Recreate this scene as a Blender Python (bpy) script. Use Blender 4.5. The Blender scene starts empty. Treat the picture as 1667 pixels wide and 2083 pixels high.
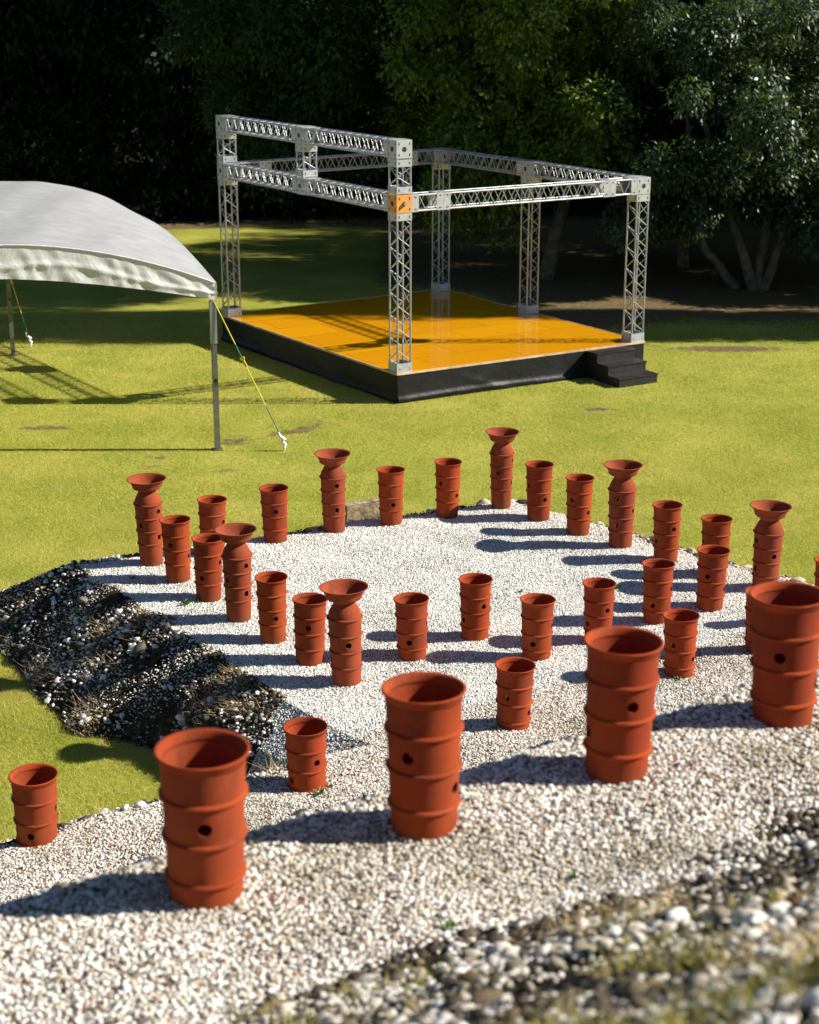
import bpy, bmesh, math, random
import numpy as np
from mathutils import Vector, Matrix
S = bpy.context.scene
R = math.radians
rng = np.random.default_rng(7)
random.seed(7)

# ---------------------------------------------------------------- camera, sky, sun, exposure
cam = bpy.data.cameras.new("camera"); cam_ob = bpy.data.objects.new("camera", cam)
S.collection.objects.link(cam_ob); S.camera = cam_ob
CAM_H = 7.0
cam_ob.location = (0, 0, CAM_H); cam_ob.rotation_euler = (R(90 - 17.47), 0, 0)
cam.sensor_fit = 'HORIZONTAL'; cam.sensor_width = 24; cam.lens = 50
cam.clip_start = 0.05; cam.clip_end = 900
cam.dof.use_dof = True; cam.dof.focus_distance = 17.5; cam.dof.aperture_fstop = 2.3
SUN_EL = 33.5; SUN_AZ = 89.5
w = bpy.data.worlds.new("World"); S.world = w; w.use_nodes = True
nt = w.node_tree; sky = nt.nodes.new('ShaderNodeTexSky'); sky.sky_type = 'NISHITA'; sky.sun_disc = False
sky.dust_density = .3; sky.ozone_density = 4.5; sky.altitude = 600; sky.sun_elevation = R(SUN_EL); sky.sun_rotation = R(SUN_AZ)
nt.links.new(sky.outputs[0], nt.nodes['Background'].inputs[0]); nt.nodes['Background'].inputs[1].default_value = 0.05
sd = bpy.data.lights.new("sun", 'SUN'); sd.energy = 5.0; sd.angle = R(0.55); sd.color = (1, 0.95, 0.86)
so = bpy.data.objects.new("sun", sd); S.collection.objects.link(so)
so.rotation_euler = (0, R(90 - SUN_EL), R(90 - SUN_AZ)); so.location = (20, 0, 20)
S.view_settings.view_transform = 'Standard'; S.view_settings.look = 'None'
S.view_settings.exposure = 0.72; S.view_settings.gamma = 1

# ---------------------------------------------------------------- helpers
COL = S.collection
def tag(o, label=None, cat=None, group=None, kind=None):
    if label: o['label'] = label
    if cat: o['category'] = cat
    if group: o['group'] = group
    if kind: o['kind'] = kind
    return o
def empty(name, loc, rz=0.0):
    o = bpy.data.objects.new(name, None); COL.objects.link(o); o.location = loc; o.rotation_euler = (0, 0, rz)
    o.empty_display_size = 0.1
    return o
def link(name, me, m=None, parent=None, loc=None):
    o = bpy.data.objects.new(name, me); COL.objects.link(o)
    if m is not None:
        for mm in (m if isinstance(m, (list, tuple)) else [m]): me.materials.append(mm)
    if parent: o.parent = parent
    if loc is not None: o.location = loc
    return o
def np_mesh(name, V, Fc, smooth=False, attrs=None):
    """V (n,3); Fc (m,k) all with k corners"""
    me = bpy.data.meshes.new(name); V = np.asarray(V, np.float32); Fc = np.asarray(Fc, np.int32)
    me.vertices.add(len(V)); me.vertices.foreach_set('co', V.ravel())
    m, k = Fc.shape
    me.loops.add(m * k); me.loops.foreach_set('vertex_index', Fc.ravel())
    me.polygons.add(m); me.polygons.foreach_set('loop_start', np.arange(0, m * k, k, dtype=np.int32))
    try: me.polygons.foreach_set('loop_total', np.full(m, k, np.int32))
    except Exception: pass
    me.polygons.foreach_set('use_smooth', np.full(m, smooth))
    for an, av in (attrs or {}).items():
        a = me.attributes.new(an, 'FLOAT', 'POINT'); a.data.foreach_set('value', np.asarray(av, np.float32))
    me.update(calc_edges=True); me.validate()
    return me
class MB:
    def __init__(s): s.v = []; s.f = []; s.mi = []; s.sm = []
    def add(s, vs, fs, mi=0, sm=False):
        n = len(s.v); s.v += [tuple(v) for v in vs]; s.f += [tuple(i + n for i in f) for f in fs]
        s.mi += [mi] * len(fs); s.sm += [sm] * len(fs)
    def box(s, c, size, ax=None, mi=0):
        """ax: 3 axis vectors (rows)"""
        ax = ax or (Vector((1, 0, 0)), Vector((0, 1, 0)), Vector((0, 0, 1)))
        c = Vector(c); hx, hy, hz = [q / 2 for q in size]
        vs = [c + ax[0] * (i * hx) + ax[1] * (j * hy) + ax[2] * (k * hz) for i in (-1, 1) for j in (-1, 1) for k in (-1, 1)]
        s.add(vs, [(0, 1, 3, 2), (4, 6, 7, 5), (0, 4, 5, 1), (2, 3, 7, 6), (0, 2, 6, 4), (1, 5, 7, 3)], mi)
    def tube(s, p0, p1, r, n=8, r1=None, mi=0, sm=True, cap=True, rot=0.0):
        p0, p1 = Vector(p0), Vector(p1); r1 = r if r1 is None else r1
        d = (p1 - p0).normalized(); a = d.orthogonal().normalized()
        if abs(d.z) > .99: a = Vector((1, 0, 0))
        elif abs(d.z) < .3: a = Vector((0, 0, 1)) - d * d.z; a.normalize()
        b = d.cross(a); vs = []
        for p, rr in ((p0, r), (p1, r1)):
            for i in range(n):
                t = 2 * math.pi * i / n + rot; vs.append(p + a * (rr * math.cos(t)) + b * (rr * math.sin(t)))
        fs = [(i, (i + 1) % n, n + (i + 1) % n, n + i) for i in range(n)]
        s.add(vs, fs, mi, sm)
        if cap: s.add(vs, [tuple(range(n - 1, -1, -1)), tuple(range(n, 2 * n))], mi, False)
    def path(s, pts, rad, n=8, mi=0, cap=True):
        pts = [Vector(p) for p in pts]; m = len(pts); vs = []
        rad = rad if hasattr(rad, '__len__') else [rad] * m
        a = None
        for i, p in enumerate(pts):
            d = (pts[min(i + 1, m - 1)] - pts[max(i - 1, 0)]).normalized()
            a = d.orthogonal().normalized() if a is None else (a - d * a.dot(d)).normalized()
            b = d.cross(a)
            for k in range(n):
                t = 2 * math.pi * k / n; vs.append(p + a * (rad[i] * math.cos(t)) + b * (rad[i] * math.sin(t)))
        fs = [(i * n + k, i * n + (k + 1) % n, (i + 1) * n + (k + 1) % n, (i + 1) * n + k) for i in range(m - 1) for k in range(n)]
        s.add(vs, fs, mi, True)
        if cap: s.add(vs, [tuple(range(n - 1, -1, -1)), tuple(range((m - 1) * n, m * n))], mi, False)
    def lathe(s, prof, n=64, mi=0, closed=False):
        vs = []; m = len(prof)
        for r, z in prof:
            for k in range(n):
                t = 2 * math.pi * k / n; vs.append((r * math.cos(t), r * math.sin(t), z))
        rngm = m if closed else m - 1
        fs = [(i * n + k, i * n + (k + 1) % n, ((i + 1) % m) * n + (k + 1) % n, ((i + 1) % m) * n + k) for i in range(rngm) for k in range(n)]
        s.add(vs, fs, mi, True)
    def mesh(s, name):
        me = bpy.data.meshes.new(name); me.from_pydata(s.v, [], s.f)
        me.polygons.foreach_set('material_index', s.mi); me.polygons.foreach_set('use_smooth', s.sm); me.update()
        return me
    def build(s, name, m, parent=None, loc=None): return link(name, s.mesh(name), m, parent, loc)

# ---------------------------------------------------------------- materials
class N:
    """small node-building helper"""
    def __init__(s, name):
        s.m = bpy.data.materials.new(name); s.m.use_nodes = True; s.t = s.m.node_tree
        s.b = s.t.nodes['Principled BSDF']; s.out = s.t.nodes['Material Output']
    def n(s, typ, **kw):
        q = s.t.nodes.new(typ)
        for k, v in kw.items():
            if k in q.inputs.keys(): q.inputs[k].default_value = v
            else: setattr(q, k, v)
        return q
    def l(s, a, b): s.t.links.new(a, b)
    def pos(s, obj=False):
        if obj: return s.n('ShaderNodeTexCoord').outputs['Object']
        return s.n('ShaderNodeNewGeometry').outputs['Position']
    def noise(s, scale, detail=4, rough=.55, vec=None, obj=False, dist=0.0):
        q = s.n('ShaderNodeTexNoise'); q.inputs['Scale'].default_value = scale; q.inputs['Detail'].default_value = detail
        q.inputs['Roughness'].default_value = rough; q.inputs['Distortion'].default_value = dist
        s.l(vec if vec is not None else s.pos(obj), q.inputs['Vector']); return q.outputs['Fac']
    def ramp(s, fac, stops, interp='LINEAR'):
        q = s.n('ShaderNodeValToRGB'); q.color_ramp.interpolation = interp; e = q.color_ramp.elements
        while len(e) < len(stops): e.new(.5)
        for i, (p, c) in enumerate(stops):
            e[i].position = p
            e[i].color = (c, c, c, 1) if not hasattr(c, '__len__') else (*c, 1)
        s.l(fac, q.inputs[0]); return q.outputs[0]
    def mix(s, fac, a, b, mode='MIX'):
        q = s.n('ShaderNodeMix', data_type='RGBA', blend_type=mode)
        for i, v in ((0, fac), (6, a), (7, b)):
            if hasattr(v, 'is_output'): s.l(v, q.inputs[i])
            elif i == 0: q.inputs[0].default_value = v
            else: q.inputs[i].default_value = (*v, 1)
        return q.outputs[2]
    def math(s, op, a, b=0.0, clamp=False):
        q = s.n('ShaderNodeMath', operation=op, use_clamp=clamp)
        for i, v in ((0, a), (1, b)):
            if hasattr(v, 'is_output'): s.l(v, q.inputs[i])
            else: q.inputs[i].default_value = v
        return q.outputs[0]
    def attr(s, name): return s.n('ShaderNodeAttribute', attribute_name=name).outputs['Fac']
    def rand(s): return s.n('ShaderNodeObjectInfo').outputs['Random']
    def bump(s, h, strength=.3, dist=.01, normal=None):
        q = s.n('ShaderNodeBump'); q.inputs['Strength'].default_value = strength; q.inputs['Distance'].default_value = dist
        s.l(h, q.inputs['Height'])
        if normal is not None: s.l(normal, q.inputs['Normal'])
        s.l(q.outputs[0], s.b.inputs['Normal']); return q.outputs[0]
    def base(s, c, rough=.8, metal=0.0, spec=None):
        if hasattr(c, 'is_output'): s.l(c, s.b.inputs['Base Color'])
        else: s.b.inputs['Base Color'].default_value = (*c, 1)
        if hasattr(rough, 'is_output'): s.l(rough, s.b.inputs['Roughness'])
        else: s.b.inputs['Roughness'].default_value = rough
        s.b.inputs['Metallic'].default_value = metal
        if spec is not None: s.b.inputs['Specular IOR Level'].default_value = spec
        return s
def simple(name, c, rough=.8, metal=0.0, var=.25, scale=6.0, bump=0.0, bscale=60.0, spec=None):
    k = N(name); f = k.noise(scale, 4, .6, obj=True)
    lo = tuple(max(0, x * (1 - var)) for x in c); hi = tuple(min(1, x * (1 + var)) for x in c)
    k.base(k.ramp(f, [(.3, lo), (.7, hi)]), rough, metal, spec)
    if bump: k.bump(k.noise(bscale, 3, obj=True), bump, .005)
    return k.m

# terracotta
def terracotta(dull=False):
    k = N('terracotta'); P = k.pos(True); r = k.rand()
    f = k.noise(7, 5, .6, vec=P)
    big = k.noise(2.3, 2, .5, vec=P)
    c1 = k.ramp(r, [(0, (.25, .036, .013)), (.2, (.31, .046, .011)), (.4, (.36, .060, .011)), (.6, (.38, .052, .010)), (.8, (.30, .056, .017)), (1, (.34, .044, .013))])
    c2 = k.mix(k.ramp(f, [(.35, 0), (.7, 1)]), c1, k.mix(.5, c1, (.20, .032, .014)))
    c2 = k.mix(k.ramp(big, [(.45, 0), (.75, .75)]), c2, (.38, .085, .017))
    if dull: c2 = k.mix(.45, c2, k.mix(f, (.20, .050, .026), (.30, .078, .038)))
    # every pot samples its own stains
    ofs = k.n('ShaderNodeVectorMath', operation='ADD'); sc_ = k.n('ShaderNodeMath', operation='MULTIPLY'); k.l(r, sc_.inputs[0]); sc_.inputs[1].default_value = 37.0
    k.l(P, ofs.inputs[0]); k.l(sc_.outputs[0], ofs.inputs[1])
    mp = k.n('ShaderNodeMapping'); mp.inputs['Scale'].default_value = (1, 1, .45); k.l(ofs.outputs[0], mp.inputs['Vector'])
    st_ = k.noise(5.5, 5, .7, vec=mp.outputs[0], dist=.5)
    c2 = k.mix(k.ramp(st_, [(.50, 0), (.66, .7)]), c2, (.15, .036, .016))
    c2 = k.mix(k.ramp(k.noise(3.4, 4, .6, vec=ofs.outputs[0]), [(.58, 0), (.74, .3)]), c2, (.36, .12, .05))
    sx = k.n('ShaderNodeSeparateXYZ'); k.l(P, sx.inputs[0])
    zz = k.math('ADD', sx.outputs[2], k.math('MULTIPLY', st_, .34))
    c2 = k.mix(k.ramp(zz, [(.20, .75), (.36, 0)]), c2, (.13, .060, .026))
    sp = k.noise(70, 3, .6, vec=ofs.outputs[0])
    c2 = k.mix(k.ramp(sp, [(.68, 0), (.78, .3)]), c2, (.46, .28, .18))
    k.base(c2, .88, spec=.18)
    # turning lines plus grain
    wv = k.n('ShaderNodeTexWave', wave_type='BANDS', bands_direction='Z'); wv.inputs['Scale'].default_value = 34
    wv.inputs['Distortion'].default_value = 3.0; wv.inputs['Detail'].default_value = 3; wv.inputs['Detail Scale'].default_value = .7
    k.l(P, wv.inputs['Vector'])
    h = k.math('ADD', k.math('MULTIPLY', wv.outputs['Fac'], .35), k.noise(120, 3, vec=P))
    k.bump(h, .35, .004)
    return k.m
TERRA = terracotta(); TERRA_DULL = terracotta(True)

def leafmat(name, cols, gloss=.45, trans=.35, spec=.5):
    k = N(name); t = k.attr('tint'); P = k.pos()
    c = k.ramp(k.math('ADD', k.math('MULTIPLY', t, .7), k.math('MULTIPLY', k.noise(.55, 2, vec=P), .45)), [(.1, cols[0]), (.5, cols[1]), (.95, cols[2])])
    k.base(c, gloss, spec=spec)
    tr = k.n('ShaderNodeBsdfTranslucent'); k.l(k.mix(.6, c, (.30, .40, .04), 'MIX'), tr.inputs[0])
    mx = k.n('ShaderNodeMixShader'); mx.inputs[0].default_value = trans
    k.l(k.b.outputs[0], mx.inputs[1]); k.l(tr.outputs[0], mx.inputs[2]); k.l(mx.outputs[0], k.out.inputs[0])
    return k.m
LEAF_GLOSSY = leafmat('leaf_glossy', [(.006, .017, .008), (.019, .045, .016), (.07, .12, .035)], .46, .18, .6)
LEAF_BRIGHT = leafmat('leaf_bright', [(.022, .048, .006), (.075, .13, .012), (.24, .31, .026)], .5, .30)
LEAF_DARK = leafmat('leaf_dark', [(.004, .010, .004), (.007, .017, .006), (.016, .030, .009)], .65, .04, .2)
LEAF_DIM = leafmat('leaf_dim', [(.010, .026, .005), (.020, .045, .008), (.045, .08, .012)], .55, .15, .3)
def barkmat():
    k = N('bark'); P = k.pos(True); f = k.noise(5, 5, .65, vec=P, dist=.6)
    c = k.ramp(f, [(.3, (.05, .038, .026)), (.55, (.16, .13, .09)), (.75, (.26, .23, .17))])
    c = k.mix(k.ramp(k.noise(1.4, 3, vec=P), [(.5, 0), (.65, .7)]), c, (.05, .08, .02))
    k.base(c, .9); k.bump(k.noise(22, 4, vec=P), .6, .03); return k.m
BARK = barkmat()

def grassmat():
    k = N('grass_blade'); t = k.attr('tint'); P = k.pos()
    g = k.math('ADD', k.math('MULTIPLY', t, .55), k.math('MULTIPLY', k.noise(1.1, 4, .6, vec=P), .75))
    c = k.ramp(g, [(.28, (.20, .29, .026)), (.50, (.46, .50, .055)), (.72, (.66, .59, .12)), (1, (.70, .54, .24))])
    k.base(c, .6, spec=.2)
    tr = k.n('ShaderNodeBsdfTranslucent'); k.l(c, tr.inputs[0])
    mx = k.n('ShaderNodeMixShader'); mx.inputs[0].default_value = .35
    k.l(k.b.outputs[0], mx.inputs[1]); k.l(tr.outputs[0], mx.inputs[2]); k.l(mx.outputs[0], k.out.inputs[0])
    return k.m
GRASS = grassmat()
MOSSY = simple('mossy_grass', (.30, .27, .05), .8, 0, .5, 5)
STRAW = simple('dry_straw', (.50, .36, .16), .8, var=.35, scale=3)
def lawnmat():
    k = N('lawn'); P = k.pos()
    mp = k.n('ShaderNodeMapping'); mp.inputs['Scale'].default_value = (1, 1.0, 1); k.l(P, mp.inputs['Vector'])
    f = k.noise(14, 6, .75, vec=P); f2 = k.noise(.55, 5, .6, vec=P); f3 = k.noise(60, 3, .7, vec=P)
    g = k.math('ADD', k.math('MULTIPLY', f, .45), k.math('ADD', k.math('MULTIPLY', f2, .35), k.math('MULTIPLY', f3, .2)))
    c = k.ramp(g, [(.36, (.13, .17, .018)), (.46, (.33, .355, .045)), (.55, (.48, .455, .080)), (.66, (.62, .51, .16))])
    yellow = k.ramp(k.noise(.23, 3, .5, vec=P), [(.42, 0), (.7, .5)])
    c = k.mix(yellow, c, (.48, .41, .075))
    c = k.mix(k.ramp(k.noise(.75, 5, .65, vec=P, dist=.6), [(.46, 0), (.66, .7)]), c, (.28, .31, .042))
    c = k.mix(k.ramp(k.noise(2.7, 5, .7, vec=P), [(.60, 0), (.74, .6)]), c, (.50, .38, .15))
    c = k.mix(k.ramp(k.noise(5.5, 4, .7, vec=P), [(.62, 0), (.72, .55)]), c, (.10, .14, .015))
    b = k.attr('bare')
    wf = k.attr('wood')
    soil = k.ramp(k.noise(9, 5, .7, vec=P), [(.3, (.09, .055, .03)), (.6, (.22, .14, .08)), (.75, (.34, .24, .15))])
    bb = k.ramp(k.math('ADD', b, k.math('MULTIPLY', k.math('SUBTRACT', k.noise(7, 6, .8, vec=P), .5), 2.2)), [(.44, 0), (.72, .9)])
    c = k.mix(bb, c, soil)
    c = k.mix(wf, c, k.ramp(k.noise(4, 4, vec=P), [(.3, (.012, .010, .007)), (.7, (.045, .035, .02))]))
    k.base(c, .9, spec=.15); k.bump(k.math('ADD', k.noise(45, 4, .8, vec=P), k.noise(9, 3, .6, vec=P)), .9, .035)
    return k.m
LAWN = lawnmat()
def moundmat():
    k = N('mound_surface'); P = k.pos(); g = k.attr('gravel')
    vo = k.n('ShaderNodeTexVoronoi'); vo.inputs['Scale'].default_value = 55; k.l(P, vo.inputs['Vector'])
    gr = k.ramp(vo.outputs['Distance'], [(.1, (.76, .74, .70)), (.5, (.52, .50, .46)), (.75, (.16, .15, .13))])
    gr = k.mix(k.ramp(k.noise(1.3, 4, .6, vec=P), [(.42, 0), (.62, .8)]), gr, (.10, .07, .04))
    so_ = k.ramp(k.noise(7, 6, .75, vec=P), [(.3, (.010, .008, .006)), (.48, (.035, .026, .017)), (.62, (.11, .08, .045)), (.76, (.20, .15, .08))])
    so_ = k.mix(k.ramp(k.noise(2.2, 4, .6, vec=P), [(.56, 0), (.68, .7)]), so_, (.04, .055, .010))
    f = k.ramp(k.math('ADD', g, k.math('MULTIPLY', k.math('SUBTRACT', k.noise(6, 5, .7, vec=P), .5), .7)), [(.4, 0), (.6, 1)])
    k.base(k.mix(f, so_, gr), .95, spec=.15)
    k.bump(k.math('ADD', k.noise(30, 5, .8, vec=P), k.math('MULTIPLY', vo.outputs['Distance'], -.8)), .8, .03)
    return k.m
MOUND = moundmat()
def pebblemat(name, stops, dirt=.5):
    k = N(name); r = k.rand(); P = k.pos()
    c = k.ramp(r, stops)
    d = k.ramp(k.noise(1.1, 4, .65, vec=P), [(.50, 0), (.74, dirt)])
    c = k.mix(d, c, k.mix(r, (.42, .35, .22), (.22, .20, .10)))
    c = k.mix(k.ramp(k.noise(70, 3, vec=P), [(.4, 0), (.75, .35)]), c, k.mix(.6, c, (.30, .26, .2)))
    k.base(c, .7, spec=.3); k.bump(k.noise(110, 3, vec=P), .3, .003); return k.m
PEB = pebblemat('white_pebble', [(0, (.87, .87, .80)), (.50, (.90, .90, .85)), (.80, (.77, .76, .67)), (.94, (.62, .58, .52)), (.975, (.36, .34, .32)), (.99, (.16, .14, .12)), (1, (.45, .17, .05))], .22)
PEB2 = pebblemat('worn_pebble', [(0, (.80, .76, .68)), (.42, (.88, .86, .80)), (.64, (.72, .64, .52)), (.82, (.46, .36, .24)), (.93, (.19, .14, .10)), (.98, (.07, .05, .04)), (1, (.42, .15, .05))], .8)
COB = pebblemat('cobble', [(0, (.72, .71, .68)), (.4, (.80, .78, .74)), (.5, (.42, .40, .36)), (.56, (.20, .18, .15)), (.75, (.07, .06, .05)), (1, (.035, .03, .026))], .4)
DCOB = pebblemat('dark_cobble', [(0, (.055, .040, .024)), (.5, (.024, .018, .012)), (.8, (.11, .078, .042)), (1, (.19, .13, .06))], .2)
NCOB = pebblemat('near_cobble', [(0, (.74, .72, .68)), (.5, (.66, .60, .52)), (.7, (.48, .40, .30)), (.85, (.25, .21, .16)), (1, (.10, .08, .06))], .45)
ALU = None
def alumat():
    k = N('aluminium'); f = k.noise(5, 3, obj=True)
    k.base(k.ramp(f, [(.3, (.36, .375, .39)), (.7, (.50, .515, .53))]), .4, .6, .5)
    return k.m
ALU = alumat()
PLATE = simple('plate_aluminium', (.46, .47, .475), .45, .25, .12, 8)
DARK = simple('dark_slot', (.012, .012, .012), .7)
ORANGE_PLATE = simple('orange_plate', (.72, .30, .06), .5, 0, .15, 12)
STEEL = simple('pole_steel', (.20, .20, .19), .45, .6, .25, 7)
BLACKWOOD = simple('black_painted_wood', (.014, .0135, .013), .5, 0, .6, 9, .3, 40)
YEL = simple('yellow_strap', (.75, .62, .04), .6, 0, .1)
GRN = simple('green_strap', (.02, .16, .10), .6, 0, .1)
WHT = simple('white_wrap', (.82, .82, .80), .5, 0, .08)
PLY = simple('plywood_edge', (.55, .40, .24), .8, 0, .35, 5)
BOULD = simple('pale_boulder', (.50, .43, .32), .9, 0, .35, 9, .5, 40)
DBOULD = simple('dark_boulder', (.06, .055, .05), .9, 0, .5, 9, .5, 40)
def skirtmat():
    k = N('black_skirt'); k.base(k.ramp(k.noise(2.5, 4, obj=True), [(.3, (.006, .006, .007)), (.7, (.012, .012, .013))]), .50, spec=.3)
    k.bump(k.noise(7, 3, .5, obj=True, dist=.5), .25, .04); return k.m
SKIRT = skirtmat()
def tentmat(lo=(.68, .67, .65), hi=(.78, .77, .75)):
    k = N('tent_fabric'); P = k.pos(True); f = k.noise(3, 4, obj=True)
    c = k.ramp(f, [(.3, lo), (.7, hi)])
    k.base(c, .65, spec=.3)
    mp = k.n('ShaderNodeMapping'); mp.inputs['Scale'].default_value = (.6, 4.5, 1); mp.inputs['Rotation'].default_value = (0, 0, R(-28)); k.l(P, mp.inputs['Vector'])
    k.bump(k.noise(3.2, 3, .5, vec=mp.outputs[0]), .5, .05)
    tr = k.n('ShaderNodeBsdfTranslucent'); k.l(c, tr.inputs[0])
    mx = k.n('ShaderNodeMixShader'); mx.inputs[0].default_value = .12
    k.l(k.b.outputs[0], mx.inputs[1]); k.l(tr.outputs[0], mx.inputs[2]); k.l(mx.outputs[0], k.out.inputs[0])
    return k.m
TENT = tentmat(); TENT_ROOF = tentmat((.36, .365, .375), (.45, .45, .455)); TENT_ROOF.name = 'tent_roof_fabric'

# ---------------------------------------------------------------- terrain shape
UP_O = (0.0, 6.6); UP_N = (-.535, .845); UP_T = (.845, .535)
def s_mound(x, y): return UP_N[0] * (x - UP_O[0]) + UP_N[1] * (y - UP_O[1])
EDGES = [((-3.62, 17.80), (-.819, -.573)), ((-3.62, 18.05), (-.44, .898)), ((1.42, 20.32), (.725, .689))]
def d_plat(x, y):
    d = None
    for (p, n) in EDGES:
        q = n[0] * (x - p[0]) + n[1] * (y - p[1]); d = q if d is None else np.maximum(d, q)
    return d
def sstep(a, b, x):
    t = np.clip((x - a) / (b - a), 0, 1); return t * t * (3 - 2 * t)
def height(x, y):
    x = np.asarray(x, float); y = np.asarray(y, float); s = s_mound(x, y); d = d_plat(x, y)
    wob = .05 * np.sin(1.7 * x + .6 * y) + .04 * np.sin(3.1 * y - 1.3 * x)
    hm = np.interp(s, [-3.6, -1.30, -1.1, -.06, .12, 4.0, 4.35, 5.62, 5.85, 6.9], [5.12, 3.80, 3.74, 3.72, 3.62, 1.0, .88, .84, .74, -.02])
    hp = .72 + .12 * (1 - sstep(5.4, 6.9, s))
    hp = np.where(d < 0, hp, hp - np.maximum(d + wob * .6, 0) * (.66 - .13 * (1 - sstep(14.5, 17.0, y))) - np.maximum(d - .45, 0) * 1.6 * (1 - sstep(7.6, 9.0, s)))
    hp = np.where((s > 4.5), hp, -1)
    h = np.maximum(hm, hp)
    return h + .012 * np.sin(5.1 * x + 2.0 * y) * np.sin(4.3 * y - 2 * x)
def gravel_mask(x, y):
    s = s_mound(x, y); d = d_plat(x, y)
    n1 = .10 * np.sin(2.9 * x + 1.1 * y) + .07 * np.sin(6.3 * x - 3 * y) + .05 * np.sin(13 * y)
    up = np.minimum(s + 1.28 + n1, .02 - s) ; lo = np.minimum(s - 4.05, 5.66 + n1 * .4 - s)
    pl = np.minimum(-d - .02 + .5 * n1, s - 4.05)
    cr = np.minimum(np.minimum(7.15 + 3 * n1 - .5 * d - s, s - 5.0), .75 - d)
    m = np.maximum(np.maximum(up, lo), np.maximum(pl, cr))
    return np.clip(m / .16 + .5, 0, 1)
gx = np.arange(-9.0, 9.01, .06); gy = np.arange(1.0, 22.6, .06)
X, Y = np.meshgrid(gx, gy); Z = height(X, Y)
so_mask = (1 - gravel_mask(X, Y)); Z2 = Z + so_mask * (rng.normal(0, .009, Z.shape) - .008)
keep = (Z > .0)
idx = np.arange(X.size).reshape(X.shape)
quad = np.stack([idx[:-1, :-1], idx[:-1, 1:], idx[1:, 1:], idx[1:, :-1]], -1)
kq = keep[:-1, :-1] | keep[:-1, 1:] | keep[1:, 1:] | keep[1:, :-1]
F_ = quad[kq]; used = np.unique(F_); remap = np.full(X.size, -1); remap[used] = np.arange(len(used))
V_ = np.stack([X.ravel(), Y.ravel(), np.maximum(Z2.ravel(), -.04)], -1)[used]
me = np_mesh('burial_mound', V_, remap[F_], True, {'gravel': gravel_mask(X, Y).ravel()[used]})
tag(link('mound_terrain', me, MOUND), kind='structure')

# lawn: one sheet, fine inside and reaching the horizon
ax_ = np.unique(np.concatenate([np.arange(-24, 24.01, .25), np.array([-400, -250, -150, -90, -60, -40, -30, 30, 40, 60, 90, 150, 250, 400.])]))
ay_ = np.unique(np.concatenate([np.arange(8, 60.01, .25), np.array([-200, -100, -40, -10, 70, 90, 120, 180, 300, 500.])]))
LX, LY = np.meshgrid(ax_, ay_)
BARE = [(-1.92, 26.5, .55, .12, .45), (-1.6, 27.0, .35, .1, 1.0), (-2.8, 25.9, .28, .2, 0), (-3.85, 25.07, .22, .12, 0), (-2.7, 24.35, .3, .12, 0),
        (-3.85, 24.4, .3, .12, 0), (-5.9, 26.8, .5, .15, 0), (6.2, 32.9, 1.2, .3, 0), (3.2, 28.0, .3, .1, 0)]
def bare(x, y):
    b = np.zeros_like(x)
    for (cx, cy, rx, ry, a) in BARE:
        dx = x - cx; dy = y - cy; u = dx * math.cos(a) + dy * math.sin(a); v = -dx * math.sin(a) + dy * math.cos(a)
        b = np.maximum(b, np.clip(1.25 - np.sqrt((u / rx) ** 2 + (v / ry) ** 2) * .7, 0, 1))
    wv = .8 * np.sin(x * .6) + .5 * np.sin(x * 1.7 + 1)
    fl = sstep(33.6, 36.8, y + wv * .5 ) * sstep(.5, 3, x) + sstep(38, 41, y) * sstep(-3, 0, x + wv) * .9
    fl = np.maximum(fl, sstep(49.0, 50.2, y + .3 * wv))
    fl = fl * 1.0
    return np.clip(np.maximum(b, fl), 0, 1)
li = np.arange(LX.size).reshape(LX.shape)
lq = np.stack([li[:-1, :-1], li[:-1, 1:], li[1:, 1:], li[1:, :-1]], -1).reshape(-1, 4)
hz = np.where(LY > 70, np.minimum((LY - 70) * .45, 30), 0)
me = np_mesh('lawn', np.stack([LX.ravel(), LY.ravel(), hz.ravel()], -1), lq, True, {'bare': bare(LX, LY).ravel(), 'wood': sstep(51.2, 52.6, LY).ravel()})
tag(link('lawn', me, LAWN), kind='structure')

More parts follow.
